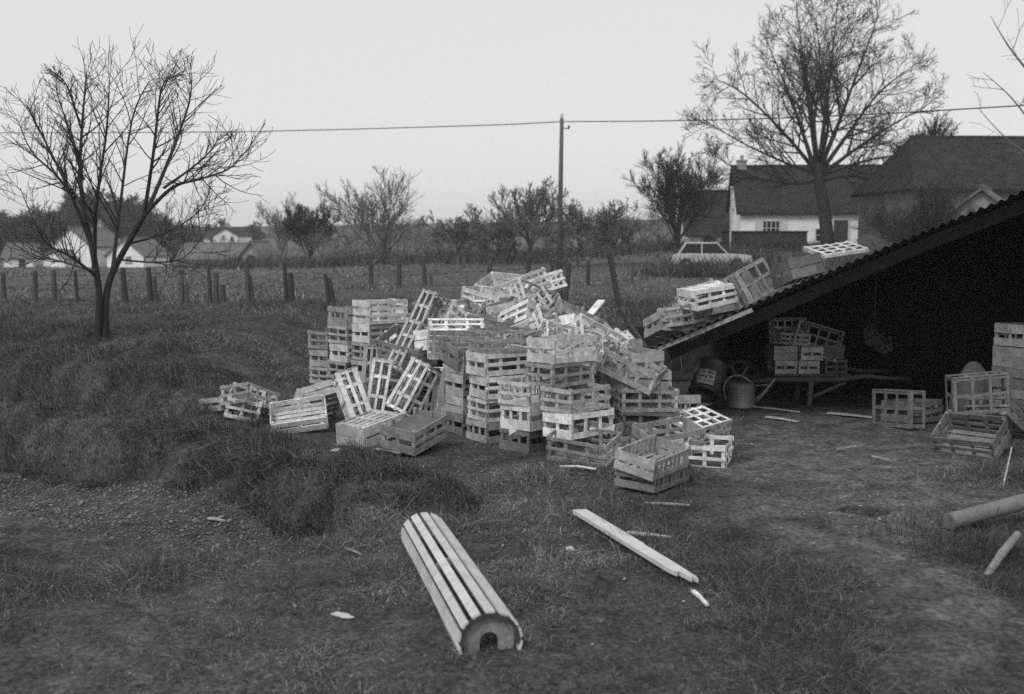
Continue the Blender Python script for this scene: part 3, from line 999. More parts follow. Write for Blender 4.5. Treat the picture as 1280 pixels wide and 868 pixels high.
fence('old post and wire fence with doubled leaning posts across the near field',
      [(5, 336, 372, 0), (44, 334, 373, 1), (68, 332, 372, 0), (97, 334, 375, -2), (157, 335, 379, -2), (189, 333, 379, -2), (196, 345, 380, -2), (228, 332, 378, 0), (235, 347, 376, 0), (263, 331, 381, -1), (271, 339, 381, 0), (279, 333, 360, 0),
       (312, 331, 384, -2), (317, 347, 386, -3), (359, 331, 387, -2), (365, 344, 387, -1), (412, 345, 388, -5), (418, 350, 388, -6), (700, 331, 391, 1), (705, 334, 391, 6), (775, 314, 384, -14)],
      lambda px: 29 - 2.6 * min(max(px, 0), 420) / 420, (.55, .85), rad=.062)
fence('farther fence of single grey posts along the middle of the field',
      [(464, 331, 363, 0), (499, 324, 353, 0), (531, 328, 361, -2), (539, 350, 362, 0), (612, 331, 362, 0), (661, 314, 350, 0), (690, 322, 350, 0), (735, 322, 352, 0), (790, 322, 352, 1)],
      lambda px: 38, (.6, .9), rad=.075)

# ------------------------------------------------------------------ parked car among the weeds
M_CAR = mat('pale_car_paint', 0.5, .4, .08, 3, spec=.4)
M_TYRE = mat('tyre_rubber', 0.03, .8, .2, 10)
M_CHROME = mat('dull_chrome', 0.5, .3, .1, 10, metallic=.9)
cp = put(889, 330, 51)
r = thing('parked_car', 'pale small saloon car half hidden in weeds before the outbuilding', 'car', cp, math.radians(-8))
Lc, Wc = 3.5, 1.45
prof = [(-1.72, .32), (1.74, .32), (1.77, .48), (1.74, .66), (1.6, .72), (.72, .78), (-1.0, .80), (-1.5, .78), (-1.72, .70), (-1.76, .5)]
m = MB(); m.prism(prof, -Wc / 2, Wc / 2); m.build('body', M_CAR, r)
cab = [(-1.45, .785), (.68, .775), (.22, 1.24), (.08, 1.28), (-1.02, 1.28), (-1.16, 1.24)]
m = MB(); m.prism([(x * .995, z - .0) for x, z in cab[:2]] + [(.20, 1.235), (-1.14, 1.235)], -Wc / 2 + .09, Wc / 2 - .09); cabo = m.build('window', M_GLASS_SHADE, r)
m = MB(); m.box((-.47, 0, 1.26), (1.42, Wc - .12, .06))
for sg in (-1, 1):
    y = sg * (Wc / 2 - .075)
    m.beam((.69, y, .78), (.22, y, 1.25), .05, .05)
    m.beam((-.45, y, .79), (-.45, y, 1.24), .05, .06)
    m.beam((-1.45, y, .79), (-1.16, y, 1.25), .07, .07)
m.build('roof', M_CAR, r)
for x in (-1.15, 1.1):
    for sg in (-1, 1):
        w = MB(); w.lathe([(.12, -.08), (.26, -.08), (.3, -.05), (.3, .05), (.26, .08), (.12, .08)], 20, Matrix.Translation((x, sg * (Wc / 2 - .06), .3)) @ Matrix.Rotation(math.pi / 2, 4, 'X'))
        wo = w.build('wheel', M_TYRE, r, smooth=True)
        h = MB(); h.lathe([(0, -.06), (.13, -.05), (.16, .0), (.13, .05), (0, .06)], 16, Matrix.Translation((x, sg * (Wc / 2 - .04), .3)) @ Matrix.Rotation(math.pi / 2, 4, 'X')); h.build('rim', M_CHROME, wo)
for sg in (-1, 1):
    h = MB(); h.lathe([(0, .03), (.08, .02), (.1, 0), (.1, -.04)], 14, Matrix.Translation((1.76, sg * .52, .6)) @ Matrix.Rotation(math.pi / 2, 4, 'Y')); h.build('headlight', M_CHROME, r)
for x in (-1.8, 1.8):
    h = MB(); h.box((x, 0, .42), (.06, Wc + .02, .09)); h.build('bumper', M_CHROME, r)
CRATES = [  # (type, place, turn, wood tone, label)
  ('lattice', [-1.976, 12.53, -0.059], [-0.031, 0.005, 0.822], 1, 'weathered slatted crate, lowest in the leftmost stack of the pile'),
  ('lattice', [-1.984, 12.532, 0.137], [-0.024, -0.003, 0.865], 1, 'weathered slatted crate, second from the ground in the leftmost stack of the pile'),
  ('slot', [-1.987, 12.551, 0.334], [-0.004, -0.003, 0.859], 1, 'weathered one-slot crate, third from the ground in the leftmost stack of the pile'),
  ('lattice', [-2.004, 12.54, 0.533], [0.006, -0.003, 0.928], 1, 'weathered slatted crate, topmost in the leftmost stack of the pile'),
  ('lattice', [-1.716, 12.3, 0.029], [0.019, 0.007, 0.759], 1, "slatted crate, lowest in the second stack from the pile's left"),
  ('lattice', [-1.746, 12.299, 0.226], [0.023, -0.003, 0.831], 1, "four-hole crate, second from the ground in the second stack from the pile's left"),
  ('slot', [-1.711, 12.282, 0.413], [-0.011, -0.004, 0.805], 0, "pale one-slot crate, third from the ground in the second stack from the pile's left"),
  ('lattice', [-1.727, 12.284, 0.622], [0.008, -0.034, 0.836], 1, "four-hole crate, fourth from the ground in the second stack from the pile's left"),
  ('three', [-1.731, 12.292, 0.803], [0.003, 0.008, 0.861], 1, "pale-topped crate, topmost in the second stack from the pile's left"),
  ('slot', [-1.449, 12.089, 0.044], [-0.001, 0.017, 0.817], 1, "slatted crate, lowest in the third stack from the pile's left"),
  ('three', [-1.456, 12.101, 0.249], [-0.002, -0.011, 0.783], 1, "three-hole crate, second from the ground in the third stack from the pile's left"),
  ('lattice', [-1.439, 12.079, 0.447], [-0.009, 0.003, 0.758], 1, "four-hole crate, third from the ground in the third stack from the pile's left"),
  ('slot', [-1.437, 12.1, 0.639], [-0.02, 0.001, 0.746], 0, "pale one-slot crate, fourth from the ground in the third stack from the pile's left"),
  ('double', [-1.426, 12.091, 0.836], [-0.011, 0.009, 0.749], 0, "tall pale two-slot crate, topmost in the third stack from the pile's left"),
  ('slot', [-1.115, 12.425, 0.077], [-0.026, -0.006, 0.362], 1, 'slatted crate, lowest in the row behind the tall pale two-slot crate'),
  ('solid', [-1.125, 12.444, 0.274], [-0.014, 0.004, 0.333], 1, 'boarded crate, second from the ground in the row behind the tall pale two-slot crate'),
  ('solid', [-1.1, 12.441, 0.475], [-0.004, -0.021, 0.304], 0, 'pale boarded crate, third from the ground in the row behind the tall pale two-slot crate'),
  ('double', [-1.12, 12.427, 0.664], [0.014, 0.004, 0.375], 1, 'tall slatted crate, topmost in the row behind the tall pale two-slot crate'),
  ('lattice', [-0.843, 12.518, 0.073], [0.016, -0.018, 0.231], 1, 'slatted crate, lowest in the row left of the corner stack behind'),
  ('solid', [-0.844, 12.498, 0.263], [0.007, -0.015, 0.212], 1, 'boarded crate, second from the ground in the row left of the corner stack behind'),
  ('solid', [-0.846, 12.494, 0.452], [0.009, 0.003, 0.207], 0, 'pale wide-board crate, third from the ground in the row left of the corner stack behind'),
  ('double', [-0.847, 12.506, 0.648], [0.01, -0.01, 0.213], 0, 'tall slatted crate, topmost in the row left of the corner stack behind'),
  ('lattice', [-0.826, 12.794, 0.049], [0.003, 0.031, 0.888], 1, 'slatted crate, lowest in the farthest back stack, before a fence post'),
  ('slot', [-0.791, 12.797, 0.25], [-0.004, -0.007, 0.788], 1, 'slatted crate, second from the ground in the farthest back stack, before a fence post'),
  ('slot', [-0.814, 12.805, 0.453], [0.013, -0.016, 0.892], 1, 'one-slot crate, third from the ground in the farthest back stack, before a fence post'),
  ('slot', [-0.805, 12.793, 0.64], [0.008, 0.025, 0.808], 1, 'one-slot crate, fourth from the ground in the farthest back stack, before a fence post'),
  ('slot', [-0.812, 12.79, 0.844], [0.021, 0.009, 0.816], 1, 'one-slot crate, topmost in the farthest back stack, before a fence post'),
  ('slot', [-0.331, 10.029, -0.032], [-0.01, 0.018, 0.65], 2, 'slatted crate, lowest in the narrow stack left of the paired one-slot crates'),
  ('solid', [-0.331, 10.042, 0.175], [0.006, -0.008, 0.652], 1, 'boarded crate, second from the ground in the narrow stack left of the paired one-slot crates'),
  ('slot', [-0.321, 10.019, 0.366], [-0.003, -0.007, 0.632], 1, 'one-slot crate, third from the ground in the narrow stack left of the paired one-slot crates'),
  ('slot', [-0.329, 10.035, 0.564], [0.01, 0.0, 0.668], 1, 'one-slot crate, topmost in the narrow stack left of the paired one-slot crates'),
  ('three', [-0.105, 9.66, -0.012], [-0.018, -0.005, 0.606], 1, 'low-standing three-hole crate, lowest in the five-high stack with paired one-slot crates'),
  ('lattice', [-0.094, 9.671, 0.192], [-0.01, -0.004, 0.569], 0, 'four-hole crate, second from the ground in the five-high stack with paired one-slot crates'),
  ('slot', [-0.078, 9.652, 0.385], [0.01, 0.008, 0.499], 0, 'pale one-slot crate, third from the ground in the five-high stack with paired one-slot crates'),
  ('slot', [-0.104, 9.665, 0.582], [-0.006, 0.002, 0.579], 0, 'pale one-slot crate, fourth from the ground in the five-high stack with paired one-slot crates'),
  ('lattice', [-0.091, 9.667, 0.777], [0.002, 0.019, 0.543], 1, 'four-hole crate, topmost in the five-high stack with paired one-slot crates'),
  ('three', [0.177, 9.208, -0.01], [-0.007, 0.026, 0.866], 2, 'half-sunk three-hole crate, lowest in the three-high stack before the middle'),
  ('three', [0.187, 9.195, 0.2], [-0.005, 0.002, 0.847], 0, 'pale three-hole crate, second from the ground in the three-high stack before the middle'),
  ('lattice', [0.159, 9.198, 0.399], [-0.0, 0.019, 0.928], 0, 'pale four-hole crate, topmost in the three-high stack before the middle'),
  ('slot', [0.191, 10.037, -0.033], [-0.012, -0.009, 0.649], 1, 'slatted crate, lowest in the stack behind the pale three-high stack'),
  ('slot', [0.204, 10.03, 0.163], [0.002, 0.007, 0.626], 1, 'slatted crate, second from the ground in the stack behind the pale three-high stack'),
  ('slot', [0.195, 10.016, 0.367], [-0.003, -0.019, 0.646], 1, 'slatted crate, third from the ground in the stack behind the pale three-high stack'),
  ('lattice', [0.169, 10.019, 0.557], [-0.0, 0.014, 0.673], 1, 'four-hole crate, fourth from the ground in the stack behind the pale three-high stack'),
  ('slot', [0.176, 10.036, 0.753], [-0.007, -0.002, 0.676], 1, 'wide-board crate, topmost in the stack behind the pale three-high stack'),
  ('slot', [0.537, 8.892, 0.185], [-0.01, -0.002, 0.744], 0, 'pale one-slot crate, lowest in the pair above the long low crate'),
  ('lattice', [0.51, 8.906, 0.382], [0.013, 0.015, 0.823], 1, 'rail-sided crate, topmost in the pair above the long low crate'),
  ('lattice', [0.397, 9.141, 0.554], [-0.013, 0.006, 0.745], 1, 'rail-sided four-hole crate, lowest in the pair at the middle front top'),
  ('slot', [0.41, 9.149, 0.75], [-0.002, 0.001, 0.747], 0, 'boarded crate with pale end, topmost in the pair at the middle front top'),
  ('lattice', [1.159, 9.533, 0.093], [0.007, 0.009, 0.103], 2, "dark rail-sided crate, lowest in the low pair at the pile's right end"),
  ('lattice', [1.146, 9.549, 0.281], [-0.007, 0.021, 0.156], 1, "open rail-sided crate, topmost in the low pair at the pile's right end"),
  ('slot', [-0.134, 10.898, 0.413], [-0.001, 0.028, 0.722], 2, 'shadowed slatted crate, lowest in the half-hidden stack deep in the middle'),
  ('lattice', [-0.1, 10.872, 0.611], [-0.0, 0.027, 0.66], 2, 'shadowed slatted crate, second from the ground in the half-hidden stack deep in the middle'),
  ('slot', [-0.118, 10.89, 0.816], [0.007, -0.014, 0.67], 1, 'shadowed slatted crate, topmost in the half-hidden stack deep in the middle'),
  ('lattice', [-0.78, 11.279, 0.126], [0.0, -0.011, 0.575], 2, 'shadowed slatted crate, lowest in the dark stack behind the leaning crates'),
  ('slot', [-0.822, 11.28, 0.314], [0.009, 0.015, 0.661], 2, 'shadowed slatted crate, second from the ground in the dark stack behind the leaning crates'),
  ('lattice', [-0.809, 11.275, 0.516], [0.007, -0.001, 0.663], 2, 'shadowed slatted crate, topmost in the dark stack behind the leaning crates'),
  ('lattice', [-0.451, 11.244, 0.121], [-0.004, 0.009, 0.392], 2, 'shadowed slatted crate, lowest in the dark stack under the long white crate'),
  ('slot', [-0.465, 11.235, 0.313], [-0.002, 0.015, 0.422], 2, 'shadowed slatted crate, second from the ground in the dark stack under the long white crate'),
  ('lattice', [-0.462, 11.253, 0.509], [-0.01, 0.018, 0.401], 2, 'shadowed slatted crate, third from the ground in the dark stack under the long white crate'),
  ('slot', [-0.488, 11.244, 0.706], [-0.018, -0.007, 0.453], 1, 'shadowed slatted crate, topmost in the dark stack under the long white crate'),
  ('slot', [0.499, 10.463, 0.617], [-0.001, 0.012, 0.584], 1, 'tucked-in slatted crate, lowest in the inner stack under the sloping crates'),
  ('lattice', [0.517, 10.453, 0.822], [0.002, -0.014, 0.468], 1, 'tucked-in slatted crate, topmost in the inner stack under the sloping crates'),
  ('slot', [0.867, 10.158, 0.249], [-0.02, -0.008, 0.403], 1, 'inner slatted crate, lowest in the inner stack by the white lattice end'),
  ('lattice', [0.897, 10.137, 0.451], [0.018, 0.0, 0.329], 1, 'inner rail-sided crate, second from the ground in the inner stack by the white lattice end'),
  ('slot', [0.887, 10.142, 0.642], [0.011, 0.003, 0.365], 1, 'inner boarded crate, topmost in the inner stack by the white lattice end'),
  ('lattice', [-2.552, 10.524, 0.042], [0.25, -0.139, 1.706], 0, 'pale lattice crate tipped on another at the far left edge of the pile'),
  ('lattice', [-2.471, 10.453, -0.282], [-0.192, 0.353, 1.113], 1, 'low four-hole crate lying under the tipped lattice crate'),
  ('tray', [-2.733, 10.641, -0.18], [-0.004, -0.174, -0.888], 1, "flattened shallow crate half sunk in grass at the pile's far left"),
  ('tray', [-1.921, 10.031, -0.071], [0.481, -0.124, 0.157], 0, 'broken pale crate with torn side lying on the grass'),
  ('solid', [-1.777, 10.459, -0.007], [-1.087, -0.051, 1.039], 1, 'crate on its side with dark open mouth behind the broken pale crate'),
  ('slot', [-1.538, 10.066, 0.195], [0.939, -1.125, 2.521], 0, 'crate standing on end and leaning left, wide slats in front'),
  ('slot', [-1.154, 10.797, 0.18], [0.221, -0.167, 0.607], 1, 'low crate tucked between the two on-end crates'),
  ('lattice', [-1.251, 10.229, 0.391], [1.908, -1.313, 0.927], 0, 'narrow-slatted crate standing nearly upright on its end'),
  ('lattice', [-0.967, 10.035, 0.436], [2.386, -1.056, 0.418], 0, 'pale slatted crate on end leaning to the right in the middle hollow'),
  ('slot', [-0.603, 10.159, 0.299], [-0.247, -1.313, 0.927], 0, 'thin-sided crate on end showing one dark slot, beside the hollow'),
  ('lattice', [-0.852, 10.663, 0.984], [1.845, -1.101, 0.594], 1, 'steeply propped slatted crate, upper of the long leaning two'),
  ('lattice', [-0.988, 10.464, 0.723], [1.876, -1.069, 0.559], 0, 'steeply propped slatted crate, lower of the long leaning two'),
  ('slot', [-0.965, 10.484, 0.656], [-0.419, -0.166, 2.56], 1, 'tilted one-slot crate right of the steeply propped two'),
  ('lattice', [-0.968, 10.974, 0.766], [-2.99, 0.235, 0.508], 0, 'upturned crate with four-hole end and white slats on top'),
  ('slot', [-1.39, 10.941, 0.435], [1.38, -1.361, 1.326], 1, 'crate on end under the upturned four-hole crate'),
  ('solid', [-1.214, 9.439, 0.199], [-3.115, -0.123, 0.969], 0, 'upside-down crate with bright slatted bottom beside the open crate'),
  ('slot', [-0.797, 8.993, 0.096], [0.132, -0.145, 1.088], 1, 'open crate holding a dark sheet, tilted at the front left'),
  ('lattice', [-0.499, 9.993, 0.798], [-1.04, 0.023, 0.144], 0, "long white lattice-sided crate lying level across the pile's upper left"),
  ('lattice', [-0.774, 11.574, 0.872], [-0.067, 0.213, 1.122], 2, 'dark slatted crate wedged behind the long white lattice-sided crate'),
  ('lattice', [-0.324, 11.463, 0.861], [-0.085, 0.86, 0.783], 0, 'white four-hole crate tipped up, left end of the top heap'),
  ('lattice', [-0.453, 12.009, 0.874], [0.949, -0.269, 1.221], 1, 'crate with dark open mouth below the tipped white four-hole crate'),
  ('solid', [-0.082, 12.25, 1.125], [0.464, 0.055, -0.712], 0, 'pale boarded crate crowning the heap at its back'),
  ('lattice', [0.141, 11.812, 1.161], [-0.193, -0.327, 0.528], 0, 'pale four-hole crate standing crooked at the very top of the heap'),
  ('lattice', [0.314, 11.894, 1.142], [-0.313, -0.215, 0.52], 0, 'pale four-hole crate right of the crooked topmost one'),
  ('slot', [0.219, 11.589, 0.931], [-0.544, 0.119, -1.114], 0, 'white slatted crate sliding right off the top of the heap'),
  ('slot', [0.366, 11.443, 0.828], [-0.657, 0.981, 1.232], 0, "white two-slot crate end cocked upward on the heap's right"),
  ('solid', [0.026, 10.971, 0.888], [-0.225, 0.179, 1.029], 1, 'grey boarded crate under the cocked white two-slot crate'),
  ('slot', [0.021, 10.875, 0.825], [-0.223, -0.423, -0.849], 1, 'sloping slatted crate above the long sloping board-sided crate'),
  ('solid', [0.128, 10.106, 0.754], [-0.953, -0.441, -0.118], 1, 'long board-sided crate sloping down to the left across the middle'),
  ('slot', [0.054, 10.063, 0.732], [-0.529, -0.179, 0.914], 0, 'slatted crate poking out under the long sloping board-sided crate'),
  ('solid', [0.256, 10.598, 0.831], [-0.179, 0.274, 1.03], 1, 'grey boarded crate sloping down right with a bright top rail'),
  ('solid', [0.447, 10.336, 0.724], [0.33, 0.236, 0.534], 0, 'upended pale crate showing a white corner above the middle pair'),
  ('solid', [-0.652, 10.423, 0.719], [-0.187, 0.084, 1.228], 0, 'short pale boarded crate just under the long white lattice-sided crate'),
  ('solid', [-0.16, 10.598, 0.772], [0.186, -0.082, -0.98], 1, 'grey boarded crate right of the short pale boarded one'),
  ('lattice', [-0.399, 10.547, 0.69], [-0.085, -0.03, 0.838], 0, 'pale crate with gaps, perched on the narrow stack'),
  ('solid', [0.469, 10.498, 0.843], [-0.13, 0.146, 1.082], 1, 'grey crate behind the tilted crate with white lattice end'),
  ('lattice', [0.564, 8.663, 0.027], [0.19, 0.08, -0.475], 1, 'long low crate with four dark holes resting on grass at front'),
  ('rails', [0.921, 9.172, 0.031], [0.105, -0.065, 0.65], 1, 'small open crate half hidden behind the front open crate'),
  ('rails', [0.981, 7.761, 0.15], [0.176, -0.06, 0.899], 1, 'open slat-bottomed crate tipped toward the grass, nearest of the pile'),
  ('rails', [0.994, 7.801, 0.024], [0.032, -0.0, 0.927], 2, 'rail-sided crate flat on the grass under the nearest open crate'),
  ('grid', [1.59, 9.477, 0.153], [2.881, 0.066, -2.433], 0, 'broken crate with bare curved lattice uppermost at the right edge'),
  ('lattice', [1.542, 8.65, -0.067], [0.0, -0.0, 1.265], 0, 'pale crate end poking out under the broken lattice crate'),
  ('slot', [1.58, 10.893, 0.013], [0.056, 0.101, 1.977], 1, 'small grey crate standing alone before the watering can'),
  ('slot', [1.063, 9.767, 0.447], [0.355, -0.235, 0.539], 1, 'open crate tilted down left on the right end pair'),
  ('lattice', [0.971, 10.073, 0.6], [0.371, 0.915, 0.664], 0, "tilted crate with white lattice end at the pile's upper right"),
  ('solid', [0.578, 10.196, 0.797], [-0.199, 0.305, 0.86], 0, 'long tilted crate with bright rails left of the white lattice end'),
  ('solid', [1.136, 10.484, 0.63], [2.304, 0.015, -1.903], 0, 'bright bare-board crate upended beside the low end of the shed roof'),
  ('slot', [1.092, 9.899, 0.561], [0.058, -0.012, -1.172], 1, 'half-buried crate with white struts below the white lattice end'),
  ('solid', [1.102, 9.69, 0.412], [-0.233, 0.124, 0.56], 1, 'plain board-ended crate left of the tilted open crate'),
  ('lattice', [-0.079, 10.922, 0.913], [0.111, -0.259, 0.559], 1, 'slatted crate squeezed in below the topmost crooked crates'),
  ('slot', [0.104, 10.555, 0.879], [-0.391, -0.315, -0.862], 0, 'crate tipped backward in the middle of the rear slope'),
  ('lattice', [-0.371, 10.514, 0.887], [0.391, 0.255, 0.675], 0, 'pale slatted crate lying against the long white lattice-sided crate'),
  ('lattice', [0.393, 10.131, 0.849], [0.462, 0.353, 0.322], 0, 'slatted crate leaning right above the middle pair'),
  ('slot', [0.582, 10.31, 0.886], [0.209, 0.448, 0.231], 1, 'crate sliding down right beside the bright-railed tilted crate'),
  ('lattice', [0.7, 9.792, 0.766], [0.694, 0.476, 0.412], 0, 'pale lattice crate slumped below the bright rails'),
  ('slot', [0.237, 10.046, 0.772], [0.567, -0.315, -0.219], 0, 'crate heeled toward the front just behind the boarded middle pair'),
  ('lattice', [-0.017, 9.902, 0.688], [-0.348, -0.259, 1.012], 1, 'slatted crate tilted left over the three-high stack'),
  ('slot', [-0.566, 11.13, 0.867], [0.245, -0.205, 0.487], 1, 'crate half hidden behind the left end of the long white lattice-sided crate'),
  ('lattice', [0.409, 10.918, 0.964], [0.537, 0.482, 0.62], 1, 'slatted crate rolling off the right shoulder of the heap'),
  ('slot', [-0.257, 11.509, 1.008], [-0.048, 0.205, -0.675], 0, 'pale crate right of the tipped white four-hole crate'),
  ('lattice', [0.204, 11.238, 1.042], [0.659, 0.364, 0.512], 0, 'white slatted crate lying open toward the front near the heap top'),
  ('slot', [-0.36, 10.027, 0.671], [0.239, -0.153, 0.602], 1, 'crate tilted forward on top of the five-high stack'),
  ('lattice', [0.491, 9.643, 0.75], [0.497, 0.256, 0.105], 0, 'rail-sided crate tipped forward right of the boarded middle pair'),
  ('slot', [0.995, 9.568, 0.54], [0.058, 0.418, -0.339], 1, 'grey crate slipping toward the low roof corner'),
  ('slot', [1.253, 8.919, 0.052], [0.193, -0.052, 0.371], 1, 'grey crate squashed between the right end pair and the broken lattice crate'),
  ('slot', [1.6, 10.974, 0.671], [-0.364, 0.106, 0.398], 1, 'dark crate at the lowest corner of the shed roof'),
  ('lattice', [1.732, 10.898, 0.85], [-0.159, -0.087, 0.643], 1, 'dark four-hole crate second up from the low roof corner'),
  ('lattice', [1.862, 11.247, 1.037], [-0.447, -0.4, 0.491], 1, 'thin-railed crate propped behind the dark four-hole crate on the roof'),
  ('solid', [1.979, 10.999, 0.941], [0.129, -0.22, -1.131], 2, 'dark broken crate holding up the bright white-topped crate on the roof'),
  ('slot', [1.892, 10.871, 1.292], [-3.114, -0.144, 0.426], 0, 'bright crate turned upside-down on the roof heap, white on top'),
  ('slot', [2.122, 11.025, 1.145], [1.151, 0.26, 1.819], 2, 'dark solid-looking crate tipped up mid-roof with pale sticks inside'),
  ('frame', [2.398, 10.925, 1.299], [2.028, 0.279, -2.358], 1, 'big open-grid crate leaning up mid-roof'),
  ('solid', [2.758, 10.781, 1.232], [0.223, -0.226, -1.434], 2, 'dark low crate right of the big leaning open-grid one on the roof'),
  ('lid', [3.111, 10.804, 1.597], [2.953, 0.12, -2.839], 0, 'white flat grid crate upside-down at the upper end of the roof'),
  ('frame', [3.476, 10.172, 0.089], [1.623, 0.092, 1.97], 2, 'six-hole crate stood on edge at the mouth of the shed'),  # from here the dark wood tone carries the shed roof's shade
  ('slot', [3.763, 10.429, 0.038], [-0.05, 0.045, 0.639], 2, 'grey crate, upper of two beside the six-hole crate'),
  ('slot', [3.782, 10.48, -0.116], [-0.008, 0.044, 0.643], 2, 'grey crate, lower of two beside the six-hole crate'),
  ('frame', [4.044, 9.552, 0.407], [1.55, 0.087, 3.128], 2, 'large nine-hole crate propped upright at the right edge'),
  ('slot', [3.738, 8.962, -0.024], [0.58, 0.0, -0.793], 2, 'open crate tipped forward on the ground at the right edge'),
  ('lattice', [4.241, 9.757, -0.017], [-0.652, -0.137, -1.106], 2, 'lattice-sided crate between the tipped open crate and nine-hole crate'),
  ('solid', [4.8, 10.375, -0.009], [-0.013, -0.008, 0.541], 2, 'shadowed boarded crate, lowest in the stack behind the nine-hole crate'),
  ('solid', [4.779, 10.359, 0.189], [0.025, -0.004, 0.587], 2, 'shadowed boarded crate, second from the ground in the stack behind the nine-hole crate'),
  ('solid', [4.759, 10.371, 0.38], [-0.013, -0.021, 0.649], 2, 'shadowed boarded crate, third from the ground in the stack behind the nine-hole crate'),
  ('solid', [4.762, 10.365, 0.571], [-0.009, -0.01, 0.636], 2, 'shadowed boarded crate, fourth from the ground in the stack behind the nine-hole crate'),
  ('slot', [4.776, 10.381, 0.764], [0.014, 0.006, 0.579], 1, 'bright one-slot crate, topmost in the stack behind the nine-hole crate'),
]
# ------------------------------------------------------------------ crates
def wood(name, col):
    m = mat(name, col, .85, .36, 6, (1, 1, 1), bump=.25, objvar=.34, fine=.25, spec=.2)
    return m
M_WOOD = [wood('pale_crate_wood', .54), wood('grey_crate_wood', .31), wood('dark_weathered_shaded_crate_wood', .16)]  # darkest tone doubles as painted shade for crates under the shed roof

DIM = {'slot': (.50, .32, .195), 'lattice': (.50, .32, .19), 'three': (.50, .32, .20), 'solid': (.50, .32, .19), 'grid': (.52, .36, .17), 'double': (.50, .32, .25), 'tray': (.50, .34, .13), 'rails': (.50, .32, .14), 'frame': (.50, .34, .17), 'lid': (.50, .36, .05)}
TH = .008

def crate_meshes(typ, seed):
    """parts of one crate: list of (name, mesh without material)"""
    r = random.Random(seed)
    L, W, H = DIM[typ]
    j = lambda a: r.uniform(-a, a)
    parts = []
    P = .026
    for sx in (-1, 1):
        for sy in (-1, 1):
            m = MB()
            x, y = sx * (L / 2 - TH - P / 2), sy * (W / 2 - TH - P / 2)
            m.box((x, y, H / 2 + .004), (P, P, H + .008))
            parts.append(('corner_post', m))
    def board(m, axis, pos, u0, u1, z0, z1, th=TH):
        # a board on the side (axis x: runs along x at y=pos) with a slight sag, warp
        du = j(.004)
        zc, hh = (z0 + z1) / 2 + j(.003), (z1 - z0) * (1 + j(.05))
        sk = j(.022) if r.random() < .8 else j(.06)
        if axis == 'x':
            m.box(((u0 + u1) / 2 + du, pos, zc), (u1 - u0, th, hh), skew=sk)
        else:
            m.box((pos, (u0 + u1) / 2 + du, zc), (th, u1 - u0, hh), rot=Matrix.Rotation(sk, 3, 'X'))
    ends = {'slot': [(0, .072), (.115, H)], 'lattice': [(0, .034), (.083, .108), (.157, H)], 'three': [(0, .085), (.152, H)], 'solid': [(0, .092), (.1, H)],
            'grid': [(0, .03), (.072, .098), (.142, H)], 'double': [(0, .062), (.092, .155), (.185, H)], 'tray': [(0, .058), (.072, H)], 'rails': [(0, .052), (.075, H)], 'lid': [(.012, .04)], 'frame': [(0, .03), (.142, H)]}[typ]
    posts = {'slot': [0], 'lattice': [0], 'three': [-.055, .055], 'solid': [], 'grid': [-.08, .08], 'double': [], 'tray': [], 'rails': [], 'frame': [0], 'lid': []}[typ]
    for sx in (-1, 1):
        m = MB()
        for z0, z1 in ends:
            board(m, 'y', sx * (L / 2 - TH / 2), -W / 2, W / 2, z0, z1)
        for py in posts:
            m.box((sx * (L / 2 - TH * 1.5 - .001), py + j(.01), H / 2), (TH, .028, H - .004))
        parts.append(('end_panel', m))
    sides = {'slot': [(0, .045), (.082, .112), (.15, H)], 'lattice': [(0, .03), (.082, .106), (.162, H)], 'three': [(0, .075), (.13, H)], 'solid': [(0, .085), (.107, H)],
             'grid': [(0, .03), (.07, .098), (.142, H)], 'double': [(0, .035), (.075, .105), (.145, .175), (.218, H)], 'tray': [(0, .055), (.08, H)], 'rails': [(0, .034), (.108, H)], 'lid': [(.012, .04)], 'frame': [(0, .03), (.142, H)]}[typ]
    spost = {'slot': [-.085, .085], 'lattice': [-.09, .09], 'three': [0], 'solid': [0], 'grid': [-.12, 0, .12], 'double': [-.08, .08], 'tray': [0], 'lid': [], 'frame': [-.085, .085], 'rails': [-.18, -.12, -.06, 0, .06, .12, .18]}[typ]
    for sy in (-1, 1):
        m = MB()
        for z0, z1 in sides:
            if typ in ('slot', 'lattice', 'double') and ((seed == 2 and sy == 1 and z0 > .1) or (seed == 4 and sy == -1 and .05 < z0 < .12)):
                continue                                             # a missing slat
            if seed == 5 and sy == -1 and z0 > .13:
                m.box((-.06, sy * (W / 2 - TH / 2), (z0 + z1) / 2 - .012), (L * .66, TH, z1 - z0), skew=-.07)   # a slat come loose
                continue
            board(m, 'x', sy * (W / 2 - TH / 2), -L / 2 + TH + .001, L / 2 - TH - .001, z0, z1)
        for px in spost:
            m.box((px + j(.012), sy * (W / 2 - TH * 1.5 - .001), H / 2), (.03, TH, H - .004))
        parts.append(('side_panel', m))
    m = MB()
    if typ in ('grid', 'frame', 'lid'):
        ny, nx = (3, 4) if typ == 'frame' else (4, 5)
        for k in range(ny):
            y = -W / 2 + TH + .016 + (W - 2 * TH - .032) * k / (ny - 1)
            m.box((j(.003), y, .012), (L - 2 * TH - .004, .026, .008))
        for k in range(nx):
            x = -L / 2 + TH + .016 + (L - 2 * TH - .032) * k / (nx - 1)
            m.box((x, 0, .004), (.026, W - 2 * TH - .004, .007))
    else:
        n = 5
        for k in range(n):
            y = -W / 2 + TH + (W - 2 * TH) * (k + .5) / n
            m.box((j(.003), y + j(.004), .014), (L - 2 * TH - .006, (W - 2 * TH) / n - .017, .007), skew=j(.008))
        for x in (-L / 2 + .05, 0, L / 2 - .05):
            m.box((x, 0, .006), (.035, W - 2 * TH - .006, .008))
    parts.append(('base', m))
    return parts

